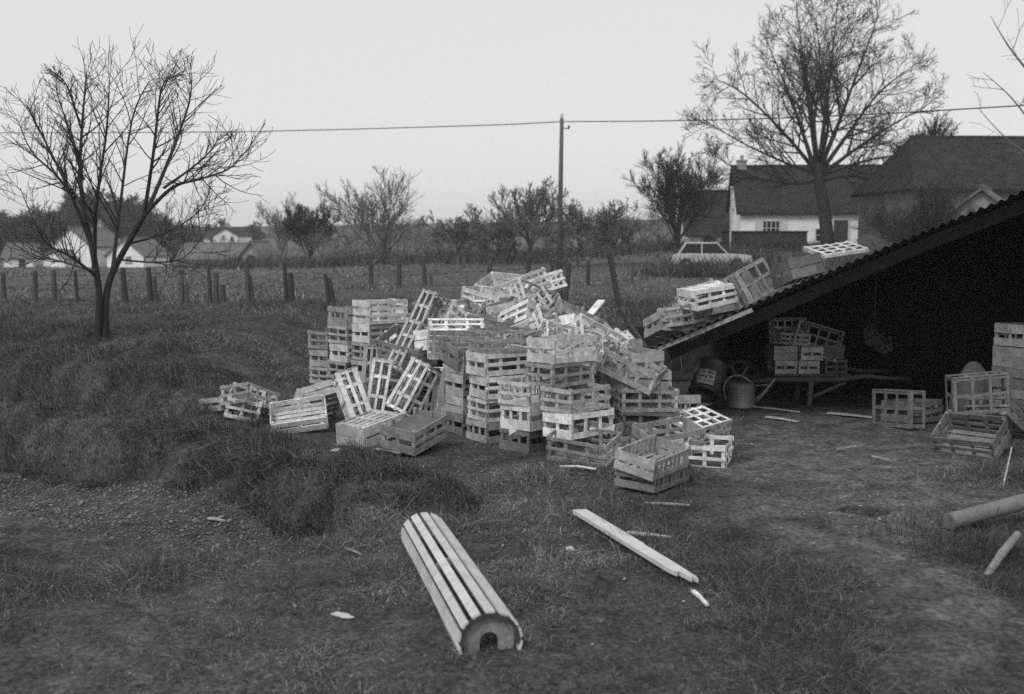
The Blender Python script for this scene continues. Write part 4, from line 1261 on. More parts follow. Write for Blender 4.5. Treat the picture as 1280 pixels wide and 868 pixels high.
_mesh_cache = {}
def crate(typ, loc, rot, tone, label, variant, group, scale=1.0, name='wooden_crate'):
    key = (typ, tone, variant)
    if key not in _mesh_cache:
        _mesh_cache[key] = [(nm, mb.mesh('crate_' + nm, M_WOOD[tone])) for nm, mb in crate_meshes(typ, variant)]
    root = thing(name, label, 'crate', loc, 0, group)
    root.rotation_euler = rot
    root.scale = (scale,) * 3
    for nm, me in _mesh_cache[key]:
        link(nm, me, root)
    return root

FI = math.radians(20)
dv_ = Vector((math.sin(FI), math.cos(FI), 0))                 # into the shed
vv_ = Vector((math.cos(FI), -math.sin(FI), 0))                # along the open front
C0 = at(805, 440, 10.6)
prof_px = [(805, 440), (870, 412.5), (940, 383), (1024, 345), (1105, 310), (1172, 282), (1250, 251), (1330, 220), (1420, 187)]
prof = []
for px, py in prof_px:
    d = ray(px, py)
    n = dv_
    t = (C0 - Vector((0, 0, CAM_H))).dot(n) / d.dot(n)
    p = Vector((0, 0, CAM_H)) + d * t
    prof.append(((p - C0).dot(vv_), p.z))
def prof_z(s):
    s = max(s, 0)
    for (s0, z0), (s1, z1) in zip(prof, prof[1:]):
        if s <= s1:
            return z0 + (z1 - z0) * (s - s0) / (s1 - s0)
    return prof[-1][1]
SMAX = prof[-1][0]
def roof_z(x, y):
    q = Vector((x - C0.x, y - C0.y, 0))
    if q.dot(dv_) < -.12 or q.dot(vv_) < -.03:
        return -9
    return prof_z(q.dot(vv_))

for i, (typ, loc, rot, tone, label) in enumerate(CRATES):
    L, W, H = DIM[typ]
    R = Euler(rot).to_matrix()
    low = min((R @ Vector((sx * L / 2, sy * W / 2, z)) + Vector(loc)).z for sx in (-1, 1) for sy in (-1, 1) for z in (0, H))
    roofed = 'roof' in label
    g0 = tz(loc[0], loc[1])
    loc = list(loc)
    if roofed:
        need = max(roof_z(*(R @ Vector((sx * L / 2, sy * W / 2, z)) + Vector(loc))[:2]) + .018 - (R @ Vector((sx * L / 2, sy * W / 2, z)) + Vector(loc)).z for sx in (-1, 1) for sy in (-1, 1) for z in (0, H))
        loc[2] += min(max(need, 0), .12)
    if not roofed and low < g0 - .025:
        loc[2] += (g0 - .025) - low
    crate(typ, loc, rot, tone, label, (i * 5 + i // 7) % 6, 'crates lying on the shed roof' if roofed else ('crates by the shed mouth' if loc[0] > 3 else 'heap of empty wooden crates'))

SLAT = ['split pale slat lying across the boarded middle pair', 'loose grey slat sticking out below the long sloping board-sided crate', 'thin broken slat poking up from the very top of the heap', 'bent pale slat lying in the dark gap left of the five-high stack', 'broken slat on the grass below the long low crate', 'snapped slat lying on the grass by the upside-down crate']
for k, (q0, q1, tn) in enumerate([((655, 418, 9.6), (700, 409, 9.7), 0), ((640, 431, 9.5), (676, 441, 9.3), 1), ((655, 362, 11.4), (668, 349, 11.5), 0), ((560, 452, 10.2), (580, 470, 9.8), 0), ((700, 596, 8.25), (745, 604, 8.15), 0), ((470, 572, 8.95), (500, 580, 8.75), 1)]):
    p0_, p1_ = at(*q0), at(*q1)
    if k > 3:
        p0_.z, p1_.z = tz(p0_.x, p0_.y) + .03, tz(p1_.x, p1_.y) + .035
    m = MB()
    pm_ = (p0_ + p1_) / 2 + Vector((0, 0, .012))
    m.beam(p0_, pm_, .035, .008)
    m.beam(pm_ - (pm_ - p0_) * .03, p1_, .033, .008)
    tag(m.build('broken_lath', M_WOOD[tn]), SLAT[k], 'wood strip', 'slats broken off the crates')
# loose boards behind the pile
def board_thing(name, label, pts, w, t, m_, group=None):
    m = MB()
    m.beam(pts[0], pts[1], w, t)
    o = m.build(name, m_)
    return tag(o, label, 'board', group)
board_thing('loose_board', 'short pale board leaning in the brambles behind the pile', (at(737, 394, 12.3), at(752, 376, 12.6)), .09, .02, M_WOOD[0])
board_thing('loose_board', 'thin grey batten sticking up beside the leaning short pale board', (at(722, 395, 12.2), at(730, 383, 12.2)), .07, .02, M_WOOD[1])

# ------------------------------------------------------------------ open shed with a corrugated roof
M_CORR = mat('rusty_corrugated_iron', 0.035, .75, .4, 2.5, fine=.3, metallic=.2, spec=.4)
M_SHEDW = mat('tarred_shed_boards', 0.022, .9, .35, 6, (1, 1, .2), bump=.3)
M_RAFT = mat('dark_rafter', 0.05, .9, .3, 6)  # rafter wood in a darker even tone
M_BEAM = mat('old_rafter', 0.10, .9, .3, 6)
DEP = 3.6
shed = thing('open_shed', 'dark open-fronted shed with low sloping corrugated roof', 'shed', (C0.x, C0.y, 0))
base = Vector((C0.x, C0.y, 0))
def sp(s, d, z):
    """shed coordinates: s along the front, d into the depth"""
    return vv_ * s + dv_ * d + Vector((0, 0, z))
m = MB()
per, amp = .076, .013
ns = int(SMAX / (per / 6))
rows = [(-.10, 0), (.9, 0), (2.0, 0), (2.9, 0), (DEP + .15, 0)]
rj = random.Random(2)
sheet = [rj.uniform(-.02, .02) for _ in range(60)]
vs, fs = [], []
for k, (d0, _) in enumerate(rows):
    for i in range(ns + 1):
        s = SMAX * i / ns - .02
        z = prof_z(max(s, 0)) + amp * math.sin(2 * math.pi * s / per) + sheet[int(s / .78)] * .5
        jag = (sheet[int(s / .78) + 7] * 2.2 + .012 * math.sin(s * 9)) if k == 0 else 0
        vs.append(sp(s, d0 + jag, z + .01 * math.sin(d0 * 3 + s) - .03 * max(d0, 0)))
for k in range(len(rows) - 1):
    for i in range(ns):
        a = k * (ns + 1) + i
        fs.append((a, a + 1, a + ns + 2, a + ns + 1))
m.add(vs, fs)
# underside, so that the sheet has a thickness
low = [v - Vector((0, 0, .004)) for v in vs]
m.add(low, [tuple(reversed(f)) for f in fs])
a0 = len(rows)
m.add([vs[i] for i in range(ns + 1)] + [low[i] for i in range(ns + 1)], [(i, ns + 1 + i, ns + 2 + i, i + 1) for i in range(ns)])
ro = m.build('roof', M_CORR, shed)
m = MB()
m.beam(sp(.0, -.06, prof_z(0) - .03), sp(1.02, -.07, prof_z(1.02) - .035), .03, .04)
m.build('edge_batten', M_WOOD[1], ro)
def slope_beam(name, d, drop, w, h, s0, s1, mt):
    m = MB()
    n = 8
    for k in range(n):
        a, b = s0 + (s1 - s0) * k / n, s0 + (s1 - s0) * (k + 1) / n
        m.beam(sp(a, d, prof_z(a) - drop), sp(b, d, prof_z(b) - drop), w, h)
    m.build(name, mt, shed)
slope_beam('rafter', .95, .13, .11, .12, .05, SMAX, M_RAFT)
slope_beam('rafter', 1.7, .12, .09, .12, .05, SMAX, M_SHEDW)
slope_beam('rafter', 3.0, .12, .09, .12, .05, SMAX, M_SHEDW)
# walls: back, low left side, right side
def wall_panel(name, corners, mt, boards=0):
    m = MB()
    m.add([sp(*c) for c in corners], [tuple(range(len(corners)))])
    off = .05
    return m
m = MB()
N = 12
for k in range(N):
    a, b = -1.05 + (SMAX + 1.05) * k / N, -1.05 + (SMAX + 1.05) * (k + 1) / N
    za, zb = prof_z(a) - .05, prof_z(b) - .05
    A = [sp(a - .02, DEP + .012 * (k % 2), -.15), sp(b + .02, DEP + .012 * (k % 2), -.15), sp(b + .02, DEP + .012 * (k % 2), zb), sp(a - .02, DEP + .012 * (k % 2), za)]
    B = [p + dv_ * .05 for p in A]
    m.add(A + B, [(0, 1, 2, 3), (7, 6, 5, 4), (0, 4, 5, 1), (1, 5, 6, 2), (2, 6, 7, 3), (3, 7, 4, 0)])
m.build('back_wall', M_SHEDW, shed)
m = MB()
wl = -(DEP * math.sin(FI)) / math.cos(FI) * .8
A = [sp(.0, .15, -.1), sp(wl, DEP, -.1), sp(wl, DEP, prof_z(.06) - .05), sp(.0, .15, prof_z(.06) - .05)]
B = [p + vv_ * .05 for p in A]
m.add(A + B, [(3, 2, 1, 0), (4, 5, 6, 7), (0, 1, 5, 4), (1, 2, 6, 5), (2, 3, 7, 6), (3, 0, 4, 7)])
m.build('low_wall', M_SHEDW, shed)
m = MB()
sr = SMAX - .1
A = [sp(sr, 0, -.1), sp(sr, DEP - .01, -.1), sp(sr, DEP - .01, prof_z(sr) - .05), sp(sr, 0, prof_z(sr) - .05)]
B = [p + vv_ * .05 for p in A]
m.add(A + B, [(3, 2, 1, 0), (4, 5, 6, 7), (0, 1, 5, 4), (1, 2, 6, 5), (2, 3, 7, 6), (3, 0, 4, 7)])
m.build('side_wall', M_SHEDW, shed)
for s in (SMAX - .25,):
    m = MB(); m.tube([sp(s, .2, -.1), sp(s, .2, prof_z(s) - .1)], [.07, .065], 8); m.build('post', M_SHEDW, shed)
# dark earth floor of the shed
m = MB(); m.add([base + sp(*q) for q in ((.1, .9, 0), (SMAX - .12, .9, 0), (SMAX - .12, DEP, 0), (.1, DEP, 0))], [(0, 1, 2, 3)])
fv = [Vector((v[0], v[1], tz(v[0], v[1]) + .03)) for v in m.v]
zmax = max(v.z for v in fv)
shed.location = base
# ------------------------------------------------------------------ wheelbarrow and its crates
M_BARROW = mat('old_barrow_wood', 0.09, .9, .3, 6)
WB = at(1006, 508, 11.75)
WB.z = tz(WB.x, WB.y)
wbz = WB.z
bar = thing('wheelbarrow', 'old flat wooden wheelbarrow loaded with crates under the shed', 'wheelbarrow', WB)
top = .30
x0, x1 = -.40, .42
for sy in (-1, 1):
    m = MB()
    m.tube([(-.72, sy * .12, .22), (-.4, sy * .2, top - .03), (.3, sy * .27, top - .02), (.55, sy * .3, top + .02), (.7, sy * .31, top + .0), (1.0, sy * .32, top - .01)], [.028, .03, .03, .026, .022, .02], 8)
    m.build('handle', M_BARROW, bar, smooth=True)
    m = MB(); m.beam((.0, sy * .23, top - .02), (-.03, sy * .25, -.02), .045, .05, up=(0, 1, 0)); m.build('leg', M_BEAM, bar)
    m = MB(); m.beam((.35, sy * .25, top - .05), (.02, sy * .24, .1), .03, .03, up=(0, 1, 0)); m.build('brace', M_BARROW, bar)
m = MB()
for k in range(6):
    xx = x0 + (x1 - x0) * (k + .5) / 6
    m.box((xx, 0, top + .02), ((x1 - x0) / 6 - .01, .5, .02))
m.build('platform', M_BARROW, bar)
m = MB()
wc = Vector((-.70, 0, .235))
rim = [wc + Vector((.2 * math.cos(a), 0, .2 * math.sin(a))) for a in [2 * math.pi * k / 28 for k in range(28)]]
m.tube(rim, .024, 8, closed=True)
wh = m.build('wheel', M_TYRE, bar, smooth=True)
m = MB()
for k in range(6):
    a = math.pi * k / 3
    m.beam(wc, wc + Vector((.19 * math.cos(a), 0, .19 * math.sin(a))), .03, .02, up=(0, 1, 0))
m.tube([wc + Vector((0, -.14, 0)), wc + Vector((0, .14, 0))], .03, 8)
m.build('spokes', M_BARROW, wh)
zt = wbz + top + .03
BG = 'crates loaded on the wheelbarrow'
def bcrate(typ, x, y, z, rz, tone, label, scale, tilt=(0, 0), v=0):
    o = crate(typ, (WB.x + x, WB.y + y, zt + z), (tilt[0], tilt[1], rz), tone, label, v, BG, scale)
    return o
hp_ = math.pi / 2
bcrate('slot', -.26, -.04, 0, hp_, 1, 'one-slot crate lower left on the wheelbarrow', .72)
bcrate('slot', -.02, -.04, 0, hp_, 0, 'one-slot crate lower right on the wheelbarrow, pale scrap in its slot', .68, v=1)
bcrate('solid', -.27, -.03, .145, hp_, 1, 'plain boarded crate upper left on the wheelbarrow', .76, v=1)
bcrate('slot', .0, -.04, .14, hp_ + .04, 0, 'palest crate with a short slot, upper right on the wheelbarrow', .72, v=2)
bcrate('lattice', .25, .0, 0, hp_ + .1, 2, 'dark slatted crate low down by the wheelbarrow handles', .75)
bcrate('solid', .25, .02, .15, hp_ - .1, 2, 'dark boarded crate stacked by the wheelbarrow handles', .75)
bcrate('slot', -.16, .0, .31, .1, 1, 'tilted shallow crate bridging the four small wheelbarrow crates', .66, tilt=(.2, .08))
o = crate('grid', at(981, 420, 11.75), (hp_ - .15, 0, .25), 1, 'small open-grid crate standing left on top of the barrow load', 1, BG, .72)
o.location.z = zt + .43
o = crate('grid', at(1020, 432, 11.7), (hp_ - .1, .28, -.15), 1, 'large open-grid crate leaning right on top of the barrow load', 2, BG, .9)
o.location.z = zt + .33
hc = at(1092, 428, 12.3)
crate('lattice', hc, (.9, .5, .4), 2, 'broken crate hung up in the dark at the back of the shed', 2, 'crates by the shed mouth', .62)
m = MB(); m.tube([hc + Vector((.0, .02, .03)), hc + Vector((.01, .02, .2)), Vector((hc.x, hc.y, roof_z(hc.x, hc.y) - .06))], .006, 6)
tag(m.build('hanging_cord', M_WOOD[2]), 'cord holding the broken crate under the shed roof', 'cord')

# ------------------------------------------------------------------ watering can
M_ZINC = mat('dull_zinc', 0.25, .55, .25, 6, metallic=.35, spec=.4)
p = at(926, 506, 11.4); p.z = tz(p.x, p.y) + .004
can = thing('watering_can', 'dull grey metal watering can standing on the earth', 'watering can', p, math.radians(-12))
can.scale = (1.03, 1.03, 1.03)
m = MB()
m.lathe([(0, 0), (.135, 0), (.14, .01), (.135, .02), (.13, .20), (.134, .21), (.13, .22), (.118, .245), (.085, .252), (.085, .247), (.11, .24), (.12, .215), (.125, .02)], 28)
m.build('body', M_ZINC, can, smooth=True)
m = MB()
arc = [Vector((-.135 + .0, 0, .05)), Vector((-.165, 0, .14)), Vector((-.16, 0, .23)), Vector((-.1, 0, .30)), Vector((-.02, 0, .315)), Vector((.06, 0, .28)), Vector((.1, 0, .235))]
m.tube(smooth_path(arc, 4), .011, 8)
m.build('handle', M_ZINC, can, smooth=True)
m = MB()
m.tube([(.12, 0, .06), (.2, -.01, .12), (.33, -.02, .30)], [.028, .02, .014], 10)
m.build('spout', M_ZINC, can, smooth=True)
m = MB()
m.tube([(.11, 0, .215), (.28, -.015, .235)], [.007, .007], 6)
m.build('spout_brace', M_ZINC, can)
m = MB()
m.lathe([(0, 0), (.085, 0), (.085, .006), (0, .02)], 20, Matrix.Translation((-.02, 0, .243)) @ Matrix.Rotation(.0, 4, 'X'))
m.build('cover', M_ZINC, can)

# ------------------------------------------------------------------ tipped tin with a printed label
M_TIN = mat('dark_painted_tin', 0.11, .5, .3, 5, metallic=.3)
M_LABEL = mat('torn_paper_label', 0.5, .9, .2, 20)
M_INK = mat('dark_print', 0.05, .9, .2, 10)
p = at(882, 492, 11.5); p.z = tz(p.x, p.y)
tin = thing('metal_bucket', 'dark tin bucket tipped on its rim, torn printed label on its side', 'bucket', p)
tin.scale = (1.2, 1.2, 1.2)
tzv = Vector((.30, .48, .82)).normalized()
txv = Vector((-.25, -1, .2)); txv = (txv - tzv * txv.dot(tzv)).normalized()
tyv = tzv.cross(txv)
TM = Matrix.Translation((-.01, .0, .105)) @ Matrix((txv, tyv, tzv)).transposed().to_4x4()
m = MB()
m.lathe([(.115, -.005), (.14, 0), (.145, .012), (.138, .02), (.138, .14), (.142, .15), (.138, .16), (.138, .27), (.143, .28), (.138, .29), (.12, .295), (0, .295)], 28, TM)
tb = m.build('body', M_TIN, tin, smooth=True)
def on_tin(a, z, rad=.1415):
    return TM @ Vector((rad * math.cos(a), rad * math.sin(a), z))
m = MB()
A0, A1 = math.radians(-34), math.radians(26)
n = 10
vs = []
for i in range(n + 1):
    a = A0 + (A1 - A0) * i / n
    vs += [on_tin(a, .035), on_tin(a, .17)]
m.add(vs, [(2 * i, 2 * i + 2, 2 * i + 3, 2 * i + 1) for i in range(n)])
m.build('paper_label', M_LABEL, tin)
m = MB()
rl = random.Random(4)
for zz, hh in ((.158, .028), (.118, .03), (.075, .014)):                 # three worn illegible lines of print
    a = A0 + .06
    while a < A1 - .1:
        w = rl.uniform(.03, .08)
        if rl.random() < .8:
            q = hh * rl.uniform(.6, 1)
            m.add([on_tin(a, zz - q, .1425), on_tin(a + w, zz - q, .1425), on_tin(a + w * .8, zz, .1425), on_tin(a, zz, .1425)], [(0, 1, 2, 3)])
        a += w + .018
m.build('print', M_INK, tin)
m = MB()
m.tube([TM @ Vector((-.14, 0, .02)), TM @ Vector((-.17, -.1, -.08)), TM @ Vector((-.12, -.19, -.11)), TM @ Vector((0, -.2, -.1)), TM @ Vector((.12, -.1, -.06)), TM @ Vector((.14, 0, .02))], .005, 6)
m.build('bail_handle', M_IRON, tin)

# whitish pipe lying behind, rag and rubble beside the bucket
M_PIPE = mat('pale_clay_pipe', 0.16, .8, .25, 5, fine=.15)
p0, p1 = at(832, 471, 11.4), at(885, 470, 11.7)
m = MB(); m.tube([p0, p1], [.055, .055], 14); m.tube([p0 + Vector((-.02, 0, 0)), p0 + Vector((.05, 0, 0))], [.066, .066], 14)
tag(m.build('clay_pipe', M_PIPE, smooth=False), 'pale pipe lying behind the tipped tin bucket', 'pipe')
def lump(name, label, cat, loc, size, mt, seed, group=None):
    r_ = random.Random(seed)
    m = MB()
    n = 10
    prof_ = []
    o = len(m.v)
    rings = [(0, .12), (.35, .7), (.75, 1.0), (1.0, .72), (1.12, .15)]
    for zz, rr_ in rings:
        for k in range(n):
            a = 2 * math.pi * k / n
            f = rr_ * r_.uniform(.72, 1.2)
            m.v.append((f * math.cos(a) * size[0], f * math.sin(a) * size[1], (zz + r_.uniform(-.12, .12)) * size[2]))
    for i in range(len(rings) - 1):
        for k in range(n):
            m.f.append((i * n + k, i * n + (k + 1) % n, (i + 1) * n + (k + 1) % n, (i + 1) * n + k)); m.mi.append(0)
    m.f.append(tuple(range(4 * n, 5 * n))); m.mi.append(0)
    ob = m.build(name, mt)
    ob.location = loc
    ob.rotation_euler = (0, 0, r_.uniform(0, 6))
    return tag(ob, label, cat, group)
def lump_px(name, label, cat, px, py, Y, size, mt, seed, group=None):
    p = ground_hit(px, py) if Y is None else at(px, py, Y)
    p.z = tz(p.x, p.y) - .01
    return lump(name, label, cat, p, size, mt, seed, group)
M_RAG = mat('pale_rag', 0.5, .95, .25, 14, bump=.6)
lump_px('stone', 'round pale stone beside the tipped tin bucket', 'stone', 867, 494, 11.6, (.06, .05, .075), M_PIPE, 1)
lump_px('rag', 'crumpled pale rag under the rim of the tin bucket', 'rag', 880, 499, 11.5, (.09, .05, .035), M_RAG, 2)
lump_px('paper_scrap', 'white crumpled paper on the grass before the upside-down crate', 'paper', 421, 566, None, (.05, .03, .04), M_RAG, 3)
lump_px('paper_scrap', 'white scrap left of the fallen plank', 'paper', 712, 692, None, (.04, .025, .03), M_RAG, 4)
lump_px('paper_scrap', 'pale scrap in the dark grass left of the slatted roller', 'paper', 428, 774, None, (.06, .03, .02), M_RAG, 6)
lump_px('paper_scrap', 'small white scrap wedged on the edge of the long low crate', 'paper', 741, 553, 8.7, (.03, .03, .03), M_RAG, 7).location.z = .235
# white paper caught in the three-high stack
m = MB()
q = [at(637, 545, 8.55), at(634.5, 528, 8.62), at(640, 542, 8.45), at(645.5, 539, 8.6)]
m.add(q + [v + Vector((0, .006, 0)) for v in q], [(0, 2, 3, 1), (4, 5, 7, 6), (0, 1, 5, 4), (2, 0, 4, 6), (3, 2, 6, 7), (1, 3, 7, 5)])
tag(m.build('paper_sheet', M_RAG), 'bright torn paper flap caught on the three-high stack', 'paper')
# dark sheet inside the tilted open crate
M_SHEET = mat('dark_wet_sheet', 0.10, .35, .3, 4, spec=.5)
oc = [o for o in COL.objects if o.get('label', '').startswith('open crate holding a dark sheet')][0]
oM = oc.matrix_basis
m = MB()
r_s = random.Random(3)
ng = 9
top_, bot_ = [], []
for i in range(ng):
    for k in range(ng):
        u, v = i / (ng - 1), k / (ng - 1)
        edge = max(abs(u - .5), abs(v - .5)) * 2
        zz = .125 + .035 * edge ** 3 + r_s.uniform(-.006, .006)
        top_.append(oM @ Vector(((u - .5) * .45, (v - .5) * .27, zz)))
        bot_.append(oM @ Vector(((u - .5) * .45, (v - .5) * .27, zz - .004)))
q_ = [(i * ng + k, (i + 1) * ng + k, (i + 1) * ng + k + 1, i * ng + k + 1) for i in range(ng - 1) for k in range(ng - 1)]
m.add(top_, q_); m.add(bot_, [tuple(reversed(f)) for f in q_])
tag(m.build('plastic_sheet', M_SHEET, smooth=True), 'dark wet sheet sagging inside the open crate at front left', 'sheet')

# ------------------------------------------------------------------ sacking and dark drum at the right
M_SACK = mat('jute_sack', 0.075, .95, .3, 25, bump=.5)
sp_ = at(1212, 470, 10.2)
gz_ = tz(sp_.x, sp_.y)
m = MB()
rs_ = random.Random(9)
prof_s = [(.0, .0), (.15, .01), (.19, .12), (.18, .3), (.15, .42), (.11, .52), (.07, .58), (.03, .61), (.0, .615)]
m.lathe(prof_s, 18)
m.v = [(x * (1 + .1 * math.sin(5 * z + 3 * math.atan2(y, x))) + .05 * z, y * (.8 + .1 * math.sin(9 * z)), z) for x, y, z in m.v]
ob = m.build('jute_sack', M_SACK, smooth=True)
ob.location = (sp_.x, sp_.y, gz_)
tag(ob, 'slumped grey sack standing beside the bright one-slot crate', 'sack')

# ------------------------------------------------------------------ slatted half-round roller in the foreground
M_SLAT = mat('bleached_slats', 0.50, .8, .18, 7, (1, .15, 1), fine=.12, objvar=.12, bump=.15)
M_ENDB = mat('grey_end_board', 0.22, .9, .3, 9, fine=.2)
M_ROLLIRON = mat('rusty_strap', 0.05, .8, .3, 12)
A_ = at(530, 664, 6.45); A_.z = tz(A_.x, A_.y)
B_ = ground_hit(613, 822); B_.z = tz(B_.x, B_.y)
ax = (B_ - A_); Lr = Vector((ax.x, ax.y, 0)).length
ang = math.atan2(ax.y, ax.x)
rol = thing('slatted_roller', 'long half-round frame of pale slats lying in the near grass', 'slatted frame', (A_.x, A_.y, A_.z))
rol.rotation_euler = (0, -math.atan2(B_.z - A_.z, Lr), ang)
R0, R1 = .125, .130
ns_ = 9
def roll_pt(x, a, rad):
    return Vector((x, -rad * math.cos(a), .055 + rad * .92 * math.sin(a)))
for k in range(ns_):
    a = math.radians(-14 + 208 * k / (ns_ - 1))
    m = MB()
    wv = .0385
    for seg in range(4):
        xa, xb = Lr * seg / 4, Lr * (seg + 1) / 4
        ra, rb = R0 + (R1 - R0) * seg / 4, R0 + (R1 - R0) * (seg + 1) / 4
        P0 = [roll_pt(x_, a + s_ * wv / 2 / r_, r_ + e_) for x_, r_ in ((xa, ra), (xb, rb)) for e_ in (0, .013) for s_ in (-1, 1)]
        m.add(P0, [(0, 1, 5, 4), (2, 6, 7, 3), (0, 4, 6, 2), (1, 3, 7, 5)] + ([(0, 2, 3, 1)] if seg == 0 else []) + ([(4, 5, 7, 6)] if seg == 3 else []))
    m.build('slat', M_SLAT, rol)
def horseshoe(x, rad, hole, th, mt, name):
    n = 16
    out = [(rad * math.cos(a), .05 + rad * .95 * math.sin(a)) for a in [math.pi * k / n for k in range(n + 1)]]
    out = [(rad, -.05)] + out + [(-rad, -.05)]
    inn = [(hole * math.cos(a), .045 + hole * 1.0 * math.sin(a)) for a in [math.pi * k / n for k in range(n + 1)]]
    inn = [(hole, -.05)] + inn + [(-hole, -.05)]
    m = MB()
    k = len(out)
    P0 = [Vector((x, y, z)) for y, z in out] + [Vector((x, y, z)) for y, z in inn]
    P1 = [p + Vector((th, 0, 0)) for p in P0]
    F = []
    for i in range(k - 1):
        F += [(i, i + 1, k + i + 1, k + i), (2 * k + i, 3 * k + i, 3 * k + i + 1, 2 * k + i + 1), (i, 2 * k + i, 2 * k + i + 1, i + 1), (k + i, k + i + 1, 3 * k + i + 1, 3 * k + i)]
    F += [(0, k, 3 * k, 2 * k), (k - 1, 3 * k - 1, 4 * k - 1, 2 * k - 1)]
    m.add(P0 + P1, F)
    return m.build(name, mt, rol)
horseshoe(Lr - .05, R1 - .022, .042, .025, M_ENDB, 'end_board')
horseshoe(.03, R0 - .010, .05, .025, M_ENDB, 'end_board')
horseshoe(Lr * .5, R0 - .004, .09, .025, M_ENDB, 'rib_board')
m = MB()
for a_, b_ in [(math.radians(-10 + 200 * k / 14), math.radians(-10 + 200 * (k + 1) / 14)) for k in range(14)]:
    m.beam(roll_pt(Lr - .004, a_, R1 - .008), roll_pt(Lr - .004, b_, R1 - .008), .022, .008, up=(1, 0, 0))
m.build('end_strap', M_ROLLIRON, rol)

# ------------------------------------------------------------------ fallen plank and splintered wood
M_PLANK = mat('bright_sawn_plank', 0.52, .8, .12, 5, (.3, 1, 1), fine=.1)
a, b = ground_hit(724, 656), ground_hit(868, 742)
a.z += .075; b.z += .05
m = MB()
d = (b - a); Lp = d.length; d.normalize()
r_ = d.cross(Vector((0, 0, 1))).normalized()
u_ = r_.cross(d)
outl = [(0, -.045), (.01, .042), (Lp * .55, .045), (Lp * .57, .038), (Lp * .83, .037), (Lp * .97, .03), (Lp, .022), (Lp * .95, .012), (Lp * .985, -.002), (Lp * .9, -.012), (Lp * .91, -.03), (Lp * .85, -.042), (Lp * .5, -.043)]
P0 = [a + d * x - r_ * y for x, y in outl]
n = len(P0)
m.add(P0 + [p + u_ * .024 for p in P0], [tuple(range(n)), tuple(reversed(range(n, 2 * n)))] + [(i, n + i, n + (i + 1) % n, (i + 1) % n) for i in range(n)])
tag(m.build('wooden_plank', M_PLANK), 'bright white broken plank lying aslant in the grass', 'plank')

def splinter(px0, py0, px1, py1, w, label, mt=None, lift=(.03, .03), name='wood_splinter', group=None):
    a, b = ground_hit(px0, py0), ground_hit(px1, py1)
    a.z += lift[0]; b.z += lift[1]
    m = MB()
    mid = (a + b) / 2 + Vector((0, 0, .004))
    m.beam(a, mid, w, .012)
    m.beam(mid - (mid - a) * .02, b, w * .8, .010)
    return tag(m.build(name, mt or M_WOOD[0]), label, 'wood scrap', group)
splinter(866, 746, 884, 764, .022, 'short splinter broken off the lower end of the plank')
splinter(780, 672, 838, 678, .035, 'pale stick lying just right of the plank')
splinter(805, 631, 862, 634, .02, 'thin pale lath lying before the nearest open crate', M_WOOD[1], lift=(.012, .012))
splinter(958, 525, 998, 531, .05, 'flat pale board on the earth path near the watering can')
splinter(942, 512, 1000, 519, .03, 'thin grey lath on the earth before the wheelbarrow', M_WOOD[1])
splinter(1035, 520, 1092, 526, .07, 'pale board lying at the edge of the shed floor', M_WOOD[1])
splinter(1046, 566, 1080, 561, .012, 'thin twig lying on the middle of the path', M_WOOD[1])
splinter(1090, 575, 1115, 581, .016, 'short stick on the path before the six-hole crate', M_WOOD[1])
splinter(261, 653, 282, 657, .03, 'pale stick lying at the edge of the ditch bed')
splinter(432, 692, 452, 700, .012, 'thin stick at the near rim of the ditch', M_WOOD[2])
splinter(578, 668, 640, 660, .02, 'grey stick half lost in grass behind the slatted frame', M_WOOD[2], lift=(.05, .05))

# pipe and pale stump at the right edge
p0 = ground_hit(1186, 668); p0.z = tz(p0.x, p0.y) + .065
p1 = at(1300, 622, p0.y + .28); p1.z = max(tz(p1.x, p1.y) + .10, p1.z)
m = MB()
dd_ = (p1 - p0).normalized()
m.tube([p0, p0 + dd_ * .003, p1], [.045, .05, .05], 20, cap=False)
m.tube([p1, p0], [.038, .038], 20, cap=False)
m.tube([p0 + dd_ * .0, p0 + dd_ * .0015], [.049, .049], 20, cap=True)
tag(m.build('clay_pipe', M_PIPE, smooth=False), 'thick pale pipe lying at the right edge of the path', 'pipe')
a, b = ground_hit(1232, 722), at(1272, 668, 6.1)
m = MB(); m.tube([a, (a + b) / 2 + Vector((0, 0, .01)), b], [.02, .024, .02], 9)
tag(m.build('wooden_stake', M_WOOD[2]), 'leaning pale stake at the lower right edge', 'stake')
a, b = at(1251, 622, 7.8), at(1258, 590, 7.9)
m = MB(); m.tube([Vector((a.x - .06, a.y, tz(a.x, a.y))), a, b, b + (b - a)], [.008, .008, .007, .005], 6)
tag(m.build('bent_twig', M_WOOD[1]), 'thin upright twig at the right edge below the open crate', 'twig')

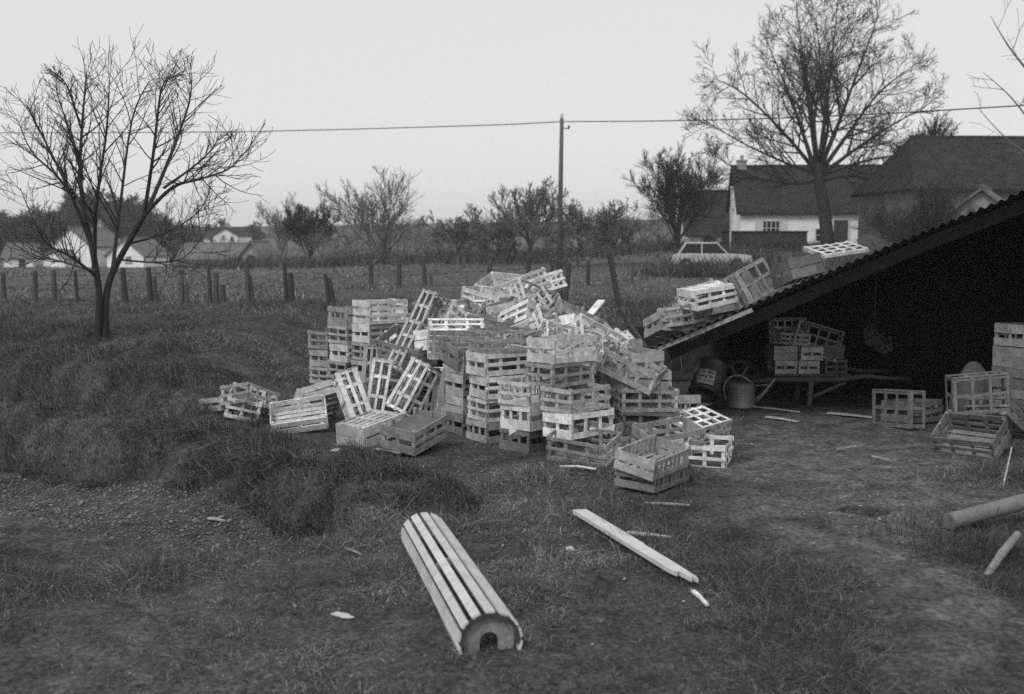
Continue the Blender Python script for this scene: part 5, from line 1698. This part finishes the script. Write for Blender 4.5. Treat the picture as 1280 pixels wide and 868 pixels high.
# chips and litter trodden into the path, one mass
rng = np.random.default_rng(12)
cx, cy = [], []
for (px, py, sx, sy, n) in ((930, 520, 40, 10, 60), (905, 715, 30, 18, 50), (1085, 590, 50, 20, 60), (1040, 650, 60, 20, 40), (950, 540, 40, 15, 60), (600, 590, 60, 10, 40), (700, 600, 40, 12, 40), (1060, 640, 120, 70, 60), (700, 730, 160, 50, 25)):
    for k in range(n):
        x_, y_ = gpt(px + rng.normal(0, sx), min(max(py + rng.normal(0, sy), 505), 860))
        cx.append(x_); cy.append(y_)
cx, cy = np.array(cx), np.array(cy)
n = len(cx)
cz = terrain(cx, cy)
a = rng.uniform(0, 6.28, n); l = rng.uniform(.004, .014, n); w = rng.uniform(.002, .006, n)
ux = np.stack([np.cos(a), np.sin(a), rng.normal(0, .2, n)], -1) * l[:, None]
uy = np.stack([-np.sin(a), np.cos(a), rng.normal(0, .2, n)], -1) * w[:, None]
b = np.stack([cx, cy, cz + .012], -1)
up = np.array([0, 0, .003])
P = np.stack([b - ux - uy, b + ux - uy, b + ux + uy, b - ux + uy, b - ux - uy + up, b + ux - uy + up, b + ux + uy + up, b - ux + uy + up], 1).reshape(-1, 3)
Fq = (np.arange(n)[:, None, None] * 8 + np.array([(0, 3, 2, 1), (4, 5, 6, 7), (0, 1, 5, 4), (1, 2, 6, 5), (2, 3, 7, 6), (3, 0, 4, 7)])[None]).reshape(-1, 4)
M_CHIP = mat('wood_chips', .3, .9, .3, 10, attr='tone')
me = fast_mesh('wood_debris', P, Fq, [M_CHIP], {'tone': np.repeat(rng.uniform(.2, 1.3, n), 8)})
tag(link('wood_debris', me), kind='stuff')

# ------------------------------------------------------------------ haze: the air of a dull winter day
m = MB()
m.box((0, 375, 8.0), (2100, 790, 26))
hz = m.mesh('haze', [])
hm = bpy.data.materials.new('damp_air')
hm.use_nodes = True
hm.node_tree.nodes.clear()
ho = hm.node_tree.nodes.new('ShaderNodeOutputMaterial')
hv = hm.node_tree.nodes.new('ShaderNodeVolumePrincipled')
hv.inputs['Color'].default_value = (.9, .9, .9, 1)
hv.inputs['Density'].default_value = HAZE
hm.node_tree.links.new(hv.outputs[0], ho.inputs['Volume'])
hz.materials.append(hm)
ob = tag(link('haze', hz), kind='stuff')
ob.visible_shadow = True
